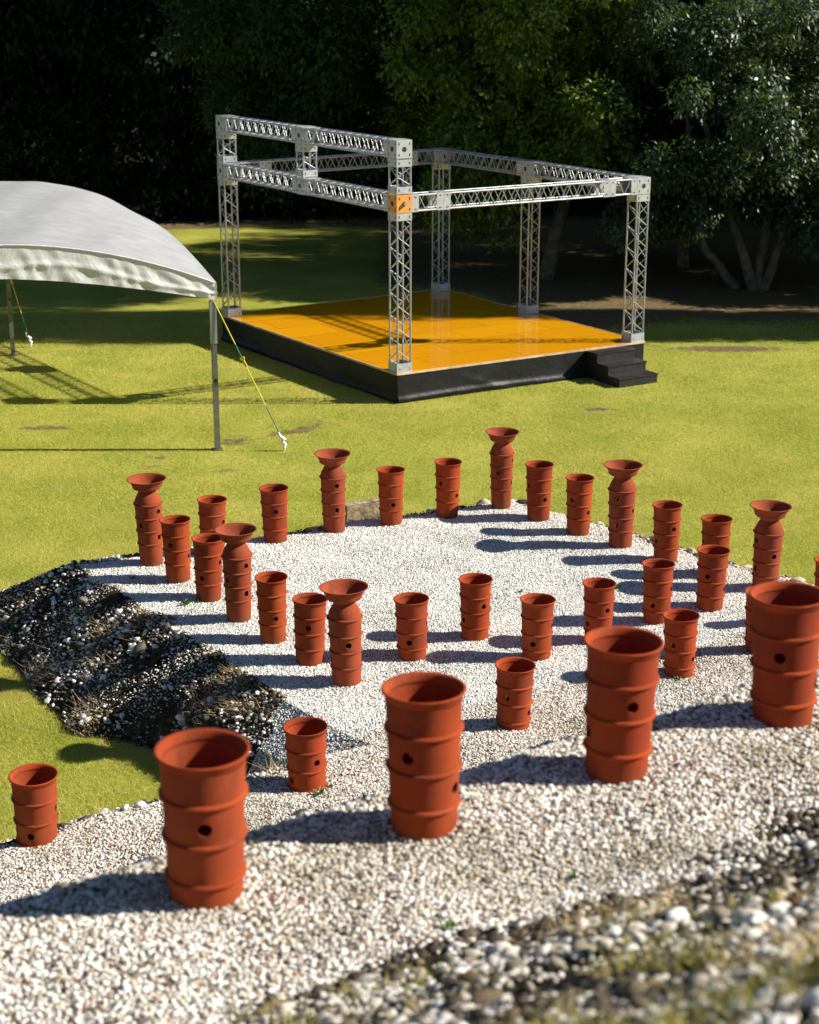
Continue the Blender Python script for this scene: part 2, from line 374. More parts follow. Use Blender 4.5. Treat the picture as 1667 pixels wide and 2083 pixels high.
# ---------------------------------------------------------------- stuff: pebbles, stones, grass
def vnoise(x, y, f, seed=0):
    g = np.random.default_rng(seed + 100).uniform(-1, 1, (97, 97)); out = 0; amp = 1.0
    for o in range(3):
        u = (x * f * 2 ** o) % 96; v = (y * f * 2 ** o + 31 * o) % 96; i = u.astype(int); j = v.astype(int); a = u - i; b = v - j
        a = a * a * (3 - 2 * a); b = b * b * (3 - 2 * b)
        out = out + amp * ((g[i, j] * (1 - a) + g[i + 1, j] * a) * (1 - b) + (g[i, j + 1] * (1 - a) + g[i + 1, j + 1] * a) * b); amp *= .55
    return out
def frustum(x, y, m=.8): return np.abs(x) < .245 * y + m
def scatter(name, mat, pts, scl, rot, label, cat, sub=1, rough=.22, freq=1.0):
    n = len(pts); me = bpy.data.meshes.new(name + '_points'); me.vertices.add(n)
    me.vertices.foreach_set('co', np.asarray(pts, np.float32).ravel())
    for an, av in (('scl', scl), ('rot', rot)):
        a = me.attributes.new(an, 'FLOAT_VECTOR', 'POINT'); a.data.foreach_set('vector', np.asarray(av, np.float32).ravel())
    a = me.attributes.new('vid', 'INT', 'POINT'); a.data.foreach_set('value', rng.integers(0, 4, n).astype(np.int32))
    ob = link(name, me); me.materials.append(mat)
    ng = bpy.data.node_groups.new(name + '_nodes', 'GeometryNodeTree')
    ng.interface.new_socket('Geometry', in_out='INPUT', socket_type='NodeSocketGeometry')
    ng.interface.new_socket('Geometry', in_out='OUTPUT', socket_type='NodeSocketGeometry')
    a = ng.nodes; gi = a.new('NodeGroupInput'); go = a.new('NodeGroupOutput'); L = ng.links.new
    inst = a.new('GeometryNodeInstanceOnPoints'); inst.inputs['Pick Instance'].default_value = True
    g2i = a.new('GeometryNodeGeometryToInstance')
    for v in range(4):
        ico = a.new('GeometryNodeMeshIcoSphere'); ico.inputs['Radius'].default_value = 1; ico.inputs['Subdivisions'].default_value = sub
        sp = a.new('GeometryNodeSetPosition'); nz = a.new('ShaderNodeTexNoise'); nz.noise_dimensions = '4D'
        nz.inputs['W'].default_value = v * 7.3 + 1; nz.inputs['Scale'].default_value = freq; nz.inputs['Detail'].default_value = 1
        sub_ = a.new('ShaderNodeVectorMath'); sub_.operation = 'SUBTRACT'; sub_.inputs[1].default_value = (.5, .5, .5)
        mul = a.new('ShaderNodeVectorMath'); mul.operation = 'SCALE'; mul.inputs['Scale'].default_value = rough * 6
        L(nz.outputs['Color'], sub_.inputs[0]); L(sub_.outputs[0], mul.inputs[0]); L(mul.outputs[0], sp.inputs['Offset'])
        L(ico.outputs[0], sp.inputs['Geometry'])
        sm = a.new('GeometryNodeSetShadeSmooth'); L(sp.outputs[0], sm.inputs['Geometry'])
        st = a.new('GeometryNodeSetMaterial'); st.inputs['Material'].default_value = mat; L(sm.outputs[0], st.inputs['Geometry'])
        L(st.outputs[0], g2i.inputs[0])
    def na(nm, t):
        q = a.new('GeometryNodeInputNamedAttribute'); q.data_type = t; q.inputs[0].default_value = nm; return q.outputs[0]
    L(gi.outputs[0], inst.inputs['Points']); L(g2i.outputs[0], inst.inputs['Instance'])
    L(na('vid', 'INT'), inst.inputs['Instance Index']); L(na('scl', 'FLOAT_VECTOR'), inst.inputs['Scale'])
    e2r = a.new('FunctionNodeEulerToRotation'); L(na('rot', 'FLOAT_VECTOR'), e2r.inputs[0]); L(e2r.outputs[0], inst.inputs['Rotation'])
    L(inst.outputs[0], go.inputs[0])
    mod = ob.modifiers.new('scatter', 'NODES'); mod.node_group = ng
    return tag(ob, label, cat, kind='stuff')
def jgrid(x0, x1, y0, y1, sp):
    a, b = np.meshgrid(np.arange(x0, x1, sp), np.arange(y0, y1, sp)); a = a.ravel(); b = b.ravel()
    return a + rng.uniform(-.45, .45, a.size) * sp, b + rng.uniform(-.45, .45, a.size) * sp

POTS = []   # filled below, used here for clearing stones inside the pots
# kind, x, y, hole azimuth (sin of upper hole offset), rim scale
C_, F_T = 'cyl', 'flare'
POT_DATA = [
 (F_T, -2.88, 18.02, .75, 1.0, 'funnel-topped clay pot at the far left corner of the gravel bed'),
 (C_, -2.24, 18.40, .85, 1.0, 'cylinder clay pot half hidden behind a pair of pots near the left corner'),
 (C_, -1.56, 18.88, .10, 1.0, 'cylinder clay pot with one centred hole, left of the curb stone funnel pot'),
 (F_T, -.89, 19.21, .30, 1.0, 'funnel-topped clay pot beside the curb stone'),
 (C_, -.22, 19.51, -.98, 1.0, 'cylinder clay pot on the back rim just right of the curb stone'),
 (C_, .46, 19.82, -.60, 1.0, 'cylinder clay pot left of the pale boulder on the back rim'),
 (F_T, 1.13, 20.13, .95, .97, 'farthest funnel-topped clay pot, at the back tip of the gravel bed'),
 (C_, 1.56, 19.68, -.85, 1.02, 'cylinder clay pot just right of the farthest funnel pot at the back tip'),
 (C_, 1.99, 19.15, -.60, 1.0, 'cylinder clay pot directly left of the square-holed funnel pot on the right rim'),
 (F_T, 2.43, 18.65, -.40, 1.04, 'funnel-topped clay pot with a square hole, midway down the right rim'),
 (C_, 2.88, 18.14, .57, 1.0, 'cylinder clay pot on the right rim, first one right of the square-holed funnel pot'),
 (C_, 3.34, 17.65, -.93, 1.0, 'cylinder clay pot on the right rim with its foot hidden behind a nearer pot'),
 (F_T, 3.81, 17.23, -.85, 1.04, 'rightmost funnel-topped clay pot, above the large pot at the right edge'),
 (C_, -2.51, 17.49, -.45, 1.0, 'orange cylinder clay pot in the left row, next to the corner funnel pot'),
 (C_, -2.12, 16.92, .87, 1.0, 'cylinder clay pot in the left row, standing behind the small green weed'),
 (F_T, -1.74, 16.29, .65, 1.0, 'funnel-topped clay pot in the middle of the left row'),
 (C_, -1.35, 15.75, -.97, .97, 'cylinder clay pot in the left row, just right of its middle funnel pot'),
 (C_, -.96, 15.18, -.10, 1.0, 'cylinder clay pot in the left row, just left of its nearest funnel pot'),
 (F_T, -.58, 14.67, -.98, 1.04, 'funnel-topped clay pot at the near end of the left row'),
 (C_, .03, 15.31, .98, 1.0, 'short cylinder clay pot right of the near-end funnel pot, low hole on its left'),
 (C_, .65, 15.82, .60, 1.0, 'cylinder clay pot standing alone in the middle of the white gravel'),
 (C_, 1.22, 15.26, .97, 1.02, 'inner-row cylinder clay pot with one centred low hole, left of the third large pot'),
 (C_, 1.86, 15.69, .62, .98, 'cylinder clay pot in the inner row, its foot hidden by a large near pot'),
 (C_, 2.51, 16.22, .95, 1.0, 'cylinder clay pot in the inner row whose low hole shows gravel through it'),
 (C_, 3.12, 16.64, -.30, 1.0, 'inner-row cylinder clay pot covering the foot of a right-rim pot'),
 (C_, 2.49, 14.59, -.45, 1.0, 'cylinder clay pot with a stained foot, between the two large near pots on the right'),
 (C_, .89, 13.45, -.45, 1.02, 'cylinder clay pot between the second and third large near pots'),
 (C_, 3.34, 15.15, .30, 1.0, 'cylinder clay pot mostly hidden behind the large pot at the right edge'),
 (C_, 4.19, 16.02, .20, 1.0, 'clay pot cut by the right edge of the picture, behind the largest right-hand pot'),
 (C_, -.81, 12.31, .55, 1.05, 'mossy-footed cylinder clay pot on the lower terrace below the stony bank'),
 (C_, -2.79, 11.46, .95, 1.08, 'cylinder clay pot at the left edge beside the patch of lawn'),
 (C_, -.76, 5.66, .0, 1.02, 'large out-of-focus cylinder clay pot nearest to us, at lower left'),
 (C_, .06, 6.18, -.45, 1.0, 'large near cylinder clay pot in the centre, one hole at left and one at right'),
 (C_, .89, 6.69, .38, .99, 'large near orange cylinder clay pot right of centre, casting its shadow leftwards'),
 (C_, 1.73, 7.25, -.15, 1.03, 'large cylinder clay pot at the right edge with a dark hole near its middle'),
]
pot_xy = np.array([(p[1], p[2]) for p in POT_DATA])
def off_pots(x, y, r):
    ok = np.ones(x.shape, bool)
    for (a, b) in pot_xy: ok &= (x - a) ** 2 + (y - b) ** 2 > r * r
    return ok

def eulers(n, flat=.5): return np.stack([rng.uniform(-flat, flat, n), rng.uniform(-flat, flat, n), rng.uniform(0, 6.283, n)], -1)
def pebbles(x, y, rad, lift, flatz=.62):
    n = len(x); r = rad * np.exp(rng.normal(0, .22, n)); z = height(x, y) + lift * rng.uniform(-.4, 1, n)
    sc = np.stack([r * rng.uniform(.9, 1.35, n), r * rng.uniform(.75, 1.1, n), r * rng.uniform(flatz * .8, flatz * 1.25, n)], -1)
    return np.stack([x, y, z], -1), sc
# white gravel of the far bed
x, y = jgrid(-5, 6, 12.2, 21, .0152)
m = (gravel_mask(x, y) + rng.normal(0, .12, x.size) > .5) & frustum(x, y) & (s_mound(x, y) > 5.9) & off_pots(x, y, .10)
x, y = x[m], y[m]; P_, sc = pebbles(x, y, .0088, .007)
scatter('white_gravel', PEB, P_, sc, eulers(len(x), .6), 'bright white gravel covering the flat bed between the clay pots', 'gravel', 1)
# worn gravel of the lower terrace and of the upper terrace
x, y = jgrid(-4.5, 5.5, 9, 17.5, .0150)
s = s_mound(x, y); m = (gravel_mask(x, y) + rng.normal(0, .12, x.size) > .5) & frustum(x, y) & (s <= 5.9) & (s > 3) & off_pots(x, y, .10)
x1, y1 = x[m], y[m]; Pa, sa = pebbles(x1, y1, .0088, .007)
scatter('worn_gravel', PEB2, Pa, sa, eulers(len(x1), .6), 'cream and grey gravel on the lower terrace behind the large pots', 'gravel', 1)
x, y = jgrid(-3, 4, 3.2, 9.5, .0143)
m = (gravel_mask(x, y) + rng.normal(0, .14, x.size) > .5) & frustum(x, y) & (s_mound(x, y) < 1) & off_pots(x, y, .10) & (rng.uniform(0, 1, x.size) > .10 + .28 * np.clip(vnoise(x + 20, y, 2.4, 21) - .1 - .5 * (s_mound(x, y) + .6), 0, 1))
x2, y2 = x[m], y[m]; Pb, sb = pebbles(x2, y2, .0086, .008)
scatter('foreground_gravel', PEB2, Pb, sb, eulers(len(x2), .6), 'blurred cream gravel on the near terrace under the large pots', 'gravel', 2)
# cobbles on the banks
def bank(name, x0, x1, y0, y1, sp, rad, cond, label, mat=COB, lift=.02, sig=.42, sub=2):
    x, y = jgrid(x0, x1, y0, y1, sp); g = gravel_mask(x, y); h = height(x, y)
    m = (g < .55) & (h > .02) & frustum(x, y) & cond(x, y); x, y = x[m], y[m]; n = len(x)
    r = rad * np.exp(rng.normal(0, sig, n))
    sc = np.stack([r * rng.uniform(.9, 1.4, n), r * rng.uniform(.7, 1.1, n), r * rng.uniform(.5, .8, n)], -1)
    P = np.stack([x, y, height(x, y) + lift * rng.uniform(-.5, 1, n)], -1)
    scatter(name, mat, P, sc, eulers(n, .6), label, 'stones', sub)
far = lambda x, y: (s_mound(x, y) > 3.5)
near = lambda x, y: (s_mound(x, y) < -.5) & (y > 1.5) & (s_mound(x, y) > -5)
mid = lambda x, y: (s_mound(x, y) > -.1) & (s_mound(x, y) < 4.2)
patch = lambda x, y, f, o=0.: vnoise(x + 20, y, f * .45, int(o)) + rng.normal(0, .25, x.size)
bank('bank_cobbles', -7, 6, 11, 22, .052, .0165, lambda x, y: far(x, y) & (patch(x, y, 4.3) > .0), 'dark and white cobbles on the stony bank beside the gravel bed')
bank('bank_rubble', -7, 6, 11, 22, .026, .0085, lambda x, y: far(x, y) & (patch(x, y, 5.1, 2.) > -.05), 'small loose white stones between the cobbles of the bank', PEB2, lift=.01, sub=1)
bank('bank_dark_rubble', -7, 6, 11, 22, .036, .011, lambda x, y: far(x, y) & (patch(x, y, 3.7, 4.) > .1), 'black lumps of soil and stone on the bank', DCOB, lift=.02, sub=1)
bank('near_cobbles', -2, 4, 1.5, 8, .058, .021, lambda x, y: near(x, y) & (patch(x, y, 6.1) > .2), 'blurred pale stones on the slope at the lower right', NCOB, .004, .30)
bank('near_rubble', -2, 4, 1.5, 8, .028, .009, lambda x, y: near(x, y) & (patch(x, y, 7.3, 3.) > .05), 'small pale stones between the larger stones at the lower right', PEB2, .004, .4)
bank('near_dark_rubble', -2, 4, 1.5, 8, .032, .014, lambda x, y: near(x, y) & (patch(x, y, 5.3, 5.) > .25), 'dark lumps between the pale stones at the lower right', DCOB, .006, .4)
bank('slope_cobbles', -5, 7, 6, 16, .05, .014, lambda x, y: mid(x, y) & (s_mound(x, y) > .12), 'stones on the hidden slope below the large pots', lift=.004)

def blades(name, x, y, z, hgt, wid, lean, mat, label, cat, tint=None, up=1.0):
    n = len(x); a = rng.uniform(0, 6.283, n); la = rng.uniform(0, 6.283, n); h = hgt * rng.uniform(.55, 1.3, n)
    le = lean * rng.uniform(.2, 1.3, n) * h
    b = np.stack([x, y, z], -1); d = np.stack([np.cos(a), np.sin(a), 0 * a], -1) * (wid * rng.uniform(.6, 1.3, n) / 2)[:, None]
    t = b + np.stack([np.cos(la) * le, np.sin(la) * le, h * up], -1)
    V = np.stack([b - d, b + d, t], 1).reshape(-1, 3); Fc = np.arange(3 * n).reshape(-1, 3)
    tt = rng.uniform(0, 1, n) if tint is None else tint
    me = np_mesh(name, V, Fc, False, {'tint': np.repeat(tt, 3)})
    return tag(link(name, me, mat), label, cat, kind='stuff')
gxs, gys, gh, gw = [], [], [], []
for (y0, y1, dens, hh, ww) in ((12, 17.5, 8000, .034, .0036), (17.5, 22, 3600, .026, .0055), (22, 28, 1500, .028, .008), (28, 36, 600, .03, .012)):
    wmax = .245 * y1 + .8; n = int(dens * (y1 - y0) * 2 * wmax)
    x = rng.uniform(-wmax, wmax, n); y = rng.uniform(y0, y1, n)
    ns = .5 + .5 * np.sin(x * 5.3 + np.sin(y * 3.1) * 2) * np.sin(y * 4.7 + np.sin(x * 2.7) * 2)
    m = frustum(x, y) & (height(x, y) < .03) & (bare(x, y) + rng.normal(0, .15, n) < .5) & (rng.uniform(0, 1, n) < .55 + .45 * ns)
    # keep the footprint of the stage clear
    dx = x + .21; dy = y - 28.4; a_ = dx * .86 + dy * .51; b_ = -dx * .555 + dy * .832
    m &= ~((a_ > -.05) & (a_ < 5.4) & (b_ > -.05) & (b_ < 6.6))
    x, y = x[m], y[m]; gxs.append(x); gys.append(y); gh.append(np.full(len(x), hh)); gw.append(np.full(len(x), ww))
gxs, gys, gh, gw = map(np.concatenate, (gxs, gys, gh, gw))
blades('grass', gxs, gys, np.zeros(len(gxs)), gh, gw, .9, GRASS, 'short yellow-green lawn grass', 'grass')
# dry grass on the banks
x, y = jgrid(-7, 6, 11, 20, .021); m = (gravel_mask(x, y) < .35) & (height(x, y) > .01) & frustum(x, y) & (s_mound(x, y) > 4)
cl = vnoise(x + 20, y, 2.2, 9) + rng.normal(0, .2, x.size) + .6 * (.5 - height(x, y)); m &= (cl > .50)
x, y = x[m], y[m]
blades('dry_grass', x, y, height(x, y), np.full(len(x), .075), np.full(len(x), .0055), 2.6, STRAW, 'dry straw-coloured grass among the stones of the bank', 'dry grass')
x, y = jgrid(-2, 4, 1.5, 7, .02); m = (gravel_mask(x, y) < .4) & frustum(x, y) & (s_mound(x, y) < -1.2) & (s_mound(x, y) > -4.5)
cl = vnoise(x + 20, y, 3.0, 12) + rng.normal(0, .2, x.size) + .35 * (-2.1 - s_mound(x, y)); m &= cl > .78
x, y = x[m], y[m]; xx = np.repeat(x, 3) + rng.normal(0, .012, 3 * len(x)); yy = np.repeat(y, 3) + rng.normal(0, .012, 3 * len(x))
blades('near_tufts', xx, yy, height(xx, yy), np.full(len(xx), .042), np.full(len(xx), .005), .9, MOSSY, 'blurred mossy grass tufts between the stones at the lower right', 'grass', tint=rng.uniform(.3, 1, len(xx)))
x, y = jgrid(-2, 4, 1.5, 7, .017); m = (gravel_mask(x, y) < .4) & frustum(x, y) & (s_mound(x, y) < -1.3) & (s_mound(x, y) > -4.5)
m &= vnoise(x + 20, y, 2.6, 15) + rng.normal(0, .25, x.size) + .3 * (-2.0 - s_mound(x, y)) > .7; x, y = x[m], y[m]
blades('near_dry_grass', x, y, height(x, y), np.full(len(x), .045), np.full(len(x), .004), 2.4, STRAW, 'blurred tan dry grass between the stones at the lower right', 'dry grass')

# fallen leaves
LITTER = simple('fallen_leaf', (.30, .085, .03), .7, 0, .5, 40)
def leafcard(n, xs, ys, size):
    a = rng.uniform(0, 6.283, n); V = []; Fq = []
    z = height(xs, ys) + .012
    for i in range(n):
        c, s_ = math.cos(a[i]), math.sin(a[i]); L_ = size * rng.uniform(.6, 1.4); W_ = L_ * .32; k = len(V)
        for (u, v_, w_) in ((-L_, 0, 0), (-.2 * L_, W_, L_ * .25), (L_, 0, L_ * .1), (-.1 * L_, -W_, L_ * .3)):
            V.append((xs[i] + u * c - v_ * s_, ys[i] + u * s_ + v_ * c, z[i] + w_))
        Fq.append((k, k + 1, k + 2, k + 3))
    return V, Fq
x, y = jgrid(-4, 5, 3.4, 20, .16); m = (gravel_mask(x, y) > .6) & frustum(x, y) & off_pots(x, y, .18) & (rng.uniform(0, 1, x.size) < np.where(y < 9, .30, .10)); x, y = x[m], y[m]
V_l, F_l = leafcard(len(x), x, y, .014); tag(link('leaf_litter', np_mesh('leaf_litter', V_l, F_l), LITTER), 'small brown leaf scraps scattered over the gravel', 'leaf litter', kind='stuff')
V_l, F_l = leafcard(1, np.array([1.12]), np.array([15.62]), .034); tag(link('fallen_leaf', np_mesh('fallen_leaf', V_l, F_l), LITTER), 'single red-brown fallen leaf on the gravel between the inner pots', 'leaf')

# small weeds: individual plants
def weed(x, y, size, label, zz=None):
    n = 26; mb = MB()
    for i in range(n):
        a = random.uniform(0, 6.283); r = random.uniform(.2, 1) * size; h = random.uniform(.3, .9) * size * .8
        p0 = Vector((math.cos(a) * r * .15, math.sin(a) * r * .15, 0)); p1 = Vector((math.cos(a) * r, math.sin(a) * r, h))
        d = Vector((-math.sin(a), math.cos(a), 0)) * size * .13; mid_ = p0.lerp(p1, .6) + Vector((0, 0, size * .1))
        mb.add([p0, mid_ - d, p1, mid_ + d], [(0, 1, 2, 3)])
    o = mb.build('weed', WEED); o.location = (x, y, float(height(x, y)) + .004)
    return tag(o, label, 'weed', 'small green weeds in the gravel')
WEED = simple('weed_green', (.10, .24, .025), .6, 0, .3, 20)
weed(-2.33, 16.70, .085, 'bright green weed in the gravel, at the foot of a pot in the left row')
weed(-2.22, 16.80, .06, 'smaller green sprig touching the weed by the left row of pots')
weed(2.22, 17.2, .07, 'green weed in a shadow in the gravel, behind the inner row of pots')
weed(1.19, 17.08, .045, 'tiny green weed alone in the middle of the gravel')
for (wx, wy, ws, wl) in ((.15, 5.35, .045, 'blurred green weed in the near gravel, below the second large pot'), (.62, 5.75, .04, 'blurred olive weed in the near gravel, below the third large pot'),
                         (-3.02, 17.52, .05, 'low green weed in pot shadows near the left corner of the bed'), (.35, 12.0, .05, 'green weed in the gravel just behind the second large pot')):
    weed(wx, wy, ws, wl)
weed(-.70, 12.12, .07, 'green weed at the foot of the mossy pot on the lower terrace')
weed(-.62, 12.25, .045, 'small green sprig right of the mossy pot foot')
weed(2.46, 14.42, .05, 'small green weed at the stained foot of the pot between the two big right pots')
weed(.72, 13.32, .05, 'green weed left of the pot foot above the second large near pot')

# ---------------------------------------------------------------- clay pots
def shell_mesh(name, prof_out, wall, holes, top_in=None):
    """lathe with thickness; holes = list of (azimuth, z, kind)"""
    prof = prof_out + [(max(r - wall, .01), z) for r, z in reversed(prof_out)]
    mb = MB(); mb.lathe(prof, 72, closed=True); me = mb.mesh(name)
    bm = bmesh.new(); bm.from_mesh(me); bmesh.ops.recalc_face_normals(bm, faces=bm.faces); bm.to_mesh(me); bm.free()
    ob = bpy.data.objects.new(name, me); COL.objects.link(ob); cut = []
    for (az, z, kind) in holes:
        c = MB(); d = Vector((math.sin(az), -math.cos(az), 0))
        if kind == 'o': c.tube(Vector((0, 0, z)) - d * .3, Vector((0, 0, z)) + d * .3, .026, 20, sm=False)
        else: c.box((0, 0, z), (.045, .6, .055), (Vector((math.cos(az), math.sin(az), 0)), d, Vector((0, 0, 1))))
        cm = c.mesh('cut'); b2 = bmesh.new(); b2.from_mesh(cm); bmesh.ops.recalc_face_normals(b2, faces=b2.faces); b2.to_mesh(cm); b2.free()
        co = bpy.data.objects.new('cut', cm); COL.objects.link(co); cut.append(co)
        md = ob.modifiers.new('b', 'BOOLEAN'); md.object = co; md.operation = 'DIFFERENCE'; md.solver = 'EXACT'
    dg = bpy.context.evaluated_depsgraph_get(); new = bpy.data.meshes.new_from_object(ob.evaluated_get(dg)); new.name = name
    for co in cut: bpy.data.objects.remove(co)
    bpy.data.objects.remove(ob)
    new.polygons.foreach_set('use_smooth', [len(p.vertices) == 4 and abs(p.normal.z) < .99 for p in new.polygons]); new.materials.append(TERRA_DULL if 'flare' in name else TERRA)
    try: new.set_sharp_from_angle(angle=R(40))
    except Exception: pass
    return new
def ring_mesh(name, prof):
    mb = MB(); mb.lathe(prof, 72, closed=True); me = mb.mesh(name)
    bm = bmesh.new(); bm.from_mesh(me); bmesh.ops.recalc_face_normals(bm, faces=bm.faces); bm.to_mesh(me); bm.free(); me.materials.append(TERRA_DULL if 'flare' in name else TERRA); return me
def rad_at(prof, z):
    ps = sorted(prof, key=lambda q: q[1]); zs = [p[1] for p in ps]; return float(np.interp(z, zs, [p[0] for p in ps]))
def band_prof(r, z): return [(r - .004, z + .014), (r + .005, z + .008), (r + .0125, z + .0015), (r + .012, z - .004), (r + .004, z - .010), (r - .004, z - .013)]
# cylinder pot: z measured from the rim downward; total 0.72 (part of it may be buried)
HC = .74; cp_prof = [(.128, 0), (.132, .10), (.1365, .22), (.141, .34), (.145, .46), (.149, .58), (.152, .66), (.155, .70)]
cyl_body = shell_mesh('cyl_body', cp_prof, .014, [(0, HC - .25, 'o'), (R(90), HC - .405, 'o')])
cyl_rim = ring_mesh('cyl_rim', [(.154, .698), (.157, .712), (.163, .724), (.1695, .730), (.171, .736), (.168, .741), (.158, .738), (.150, .728), (.144, .712), (.141, .699)])
cyl_bands = [(HC - q) for q in (.165, .325, .485)]
cyl_band_me = [ring_mesh('cyl_band', band_prof(rad_at(cp_prof, z), z)) for z in cyl_bands]
HF = 1.04
fp_prof = [(.118, 0), (.124, .10), (.129, .21), (.132, .30), (.136, .45), (.141, .60), (.147, .74), (.149, .765), (.145, .79), (.137, .815), (.124, .845), (.108, .872), (.098, .89), (.095, .90)]
fl_body = shell_mesh('flare_body', fp_prof, .013, [(0, HF - .355, 'o'), (R(90), HF - .505, 'o'), (0, HF - .655, 'x')])
fl_bowl = ring_mesh('flare_bowl', [(.094, .899), (.101, .912), (.124, .927), (.148, .938), (.156, .946), (.158, .958), (.166, .985), (.183, 1.012), (.204, 1.032), (.213, 1.038), (.215, 1.043), (.208, 1.0445),
                                   (.190, 1.030), (.168, 1.004), (.148, .972), (.128, .952), (.098, .932), (.080, .915), (.076, .899)])
fl_band_z = [HF - q for q in (.275, .435, .585, .735)]
fl_band_me = [ring_mesh('flare_band', band_prof(rad_at(fp_prof, z), z)) for z in fl_band_z]
# visible heights above the gravel (the rest stands buried)
VIS = {0: .99, 1: .64, 2: .64, 3: .95, 4: .67, 5: .69, 6: .97, 7: .69, 8: .68, 9: .97, 10: .66, 11: .65, 12: .92, 13: .69, 14: .68, 15: .96, 16: .67, 17: .645, 18: .93,
       19: .60, 20: .615, 21: .60, 22: .61, 23: .615, 24: .64, 25: .585, 26: .56, 27: .60, 28: .64, 29: .52, 30: .53, 31: .585, 32: .60, 33: .61, 34: .61}
def copy_part(o, root):
    c = o.copy(); COL.objects.link(c); c.parent = root; return c
protos = {}
for i, (kind, x, y, f, sc, label) in enumerate(POT_DATA):
    H_ = HC if kind == C_ else HF
    z0 = float(height(x, y)) + VIS[i] - H_ * sc
    ang = math.asin(max(-1, min(1, f))) - math.atan2(x, y)
    root = empty('clay_pot', (x, y, z0), ang); root.scale = (sc * random.uniform(.985, 1.015), sc * random.uniform(.985, 1.015), sc)
    root.rotation_euler = (R(random.uniform(-1.1, 1.1)), R(random.uniform(-1.3, 1.3)), ang)
    tag(root, label, 'clay pot', 'terracotta ' + ('cylinder pots' if kind == C_ else 'funnel-topped pots') + ' on the mound')
    if kind not in protos:
        if kind == C_:
            parts = [link('body', cyl_body, None, root), link('rim', cyl_rim, None, root)] + [link('raised_band', q, None, root) for q in cyl_band_me]
        else:
            parts = [link('body', fl_body, None, root), link('funnel', fl_bowl, None, root)] + [link('raised_band', q, None, root) for q in fl_band_me]
        protos[kind] = parts
    else:
        for p in protos[kind]: copy_part(p, root)

# ---------------------------------------------------------------- edging stones, curb stone
def rock(x, y, z, sx, sy, sz, rz, mat, name, label, cat, group=None, seed=0):
    bm = bmesh.new(); bmesh.ops.create_icosphere(bm, subdivisions=3, radius=1); r_ = random.Random(seed)
    ph = [r_.uniform(0, 6) for _ in range(6)]
    for v in bm.verts:
        c = v.co; k = 1 + .13 * math.sin(2.3 * c.x + ph[0]) * math.sin(2.9 * c.y + ph[1]) + .08 * math.sin(5 * c.z + ph[2] + 3 * c.x) + .05 * math.sin(8 * c.y + ph[3])
        v.co = c * k
    for f_ in bm.faces: f_.smooth = True
    me = bpy.data.meshes.new(name); bm.to_mesh(me); bm.free(); o = link(name, me, mat); o.location = (x, y, z); o.scale = (sx, sy, sz); o.rotation_euler = (0, 0, rz)
    return tag(o, label, cat, group)
G_ = 'stones edging the gravel bed'
for i, (x, y, sx, sy, sz, mt, nm, lb) in enumerate([
  (.93, 20.42, .10, .08, .085, BOULD, 'boulder', 'rounded pale boulder just left of the farthest funnel pot'),
  (.66, 20.26, .055, .05, .045, DBOULD, 'edging_stone', 'dark stone with a shadowed face, left of the pale boulder'),
  (1.42, 20.32, .10, .05, .04, DBOULD, 'edging_stone', 'flat dark stone between the two pots at the back tip'),
  (1.50, 20.22, .05, .04, .04, BOULD, 'edging_stone', 'pale stone beside the flat dark stone at the back tip'),
  (1.86, 19.92, .07, .04, .028, BOULD, 'edging_stone', 'flat pale stone behind the first pot of the right rim'),
  (2.27, 19.48, .065, .05, .05, BOULD, 'edging_stone', 'largest pale stone between the second pot and the funnel pot of the right rim'),
  (2.38, 19.38, .05, .045, .04, BOULD, 'edging_stone', 'small pale stone left of the square-holed funnel pot'),
  (2.86, 18.92, .09, .05, .035, DBOULD, 'edging_stone', 'dark flat stone right of the square-holed funnel pot'),
  (2.97, 18.78, .05, .04, .03, BOULD, 'edging_stone', 'pale stone next to the dark flat stone on the right rim'),
  (3.22, 18.46, .06, .04, .035, BOULD, 'edging_stone', 'pale stone right of the first pot after the square-holed funnel pot'),
  (3.75, 17.95, .08, .045, .03, BOULD, 'edging_stone', 'long pale stone on the grass edge left of the last funnel pot'),
  (3.60, 18.10, .05, .04, .03, DBOULD, 'edging_stone', 'dark stone on the grass edge behind the half-hidden pot'),
  (4.22, 17.44, .08, .05, .035, BOULD, 'edging_stone', 'pale flat stone right of the last funnel pot'),
  ]):
    rock(x, y, float(height(x, y)) + sz * .35, sx, sy, sz, i * 1.3, mt, nm, lb, 'stone', G_, i)
def stone_mat():
    k = N('curb_stone'); P = k.pos(True)
    c = k.ramp(k.noise(9, 6, .75, vec=P), [(.35, (.10, .065, .035)), (.5, (.36, .27, .17)), (.65, (.62, .52, .38))])
    k.base(c, .9); k.bump(k.noise(25, 5, .7, vec=P), .6, .02); return k.m
bm = bmesh.new(); bmesh.ops.create_cube(bm, size=1)
bmesh.ops.scale(bm, vec=(.78, .16, .30), verts=bm.verts); bmesh.ops.bevel(bm, geom=bm.edges[:], offset=.018, segments=2, affect='EDGES')
bmesh.ops.subdivide_edges(bm, edges=bm.edges[:], cuts=2, use_grid_fill=True)
for v in bm.verts: v.co += Vector((random.uniform(-1, 1), random.uniform(-1, 1), random.uniform(-1, 1))) * .004
me = bpy.data.meshes.new('curb_stone'); bm.to_mesh(me); bm.free()
o = link('curb_stone', me, stone_mat()); o.location = (-.50, 21.62, .21); o.rotation_euler = (R(2), R(-3), R(22))
tag(o, 'rough tan stone block lying on the lawn behind two back-rim pots', 'curb stone')

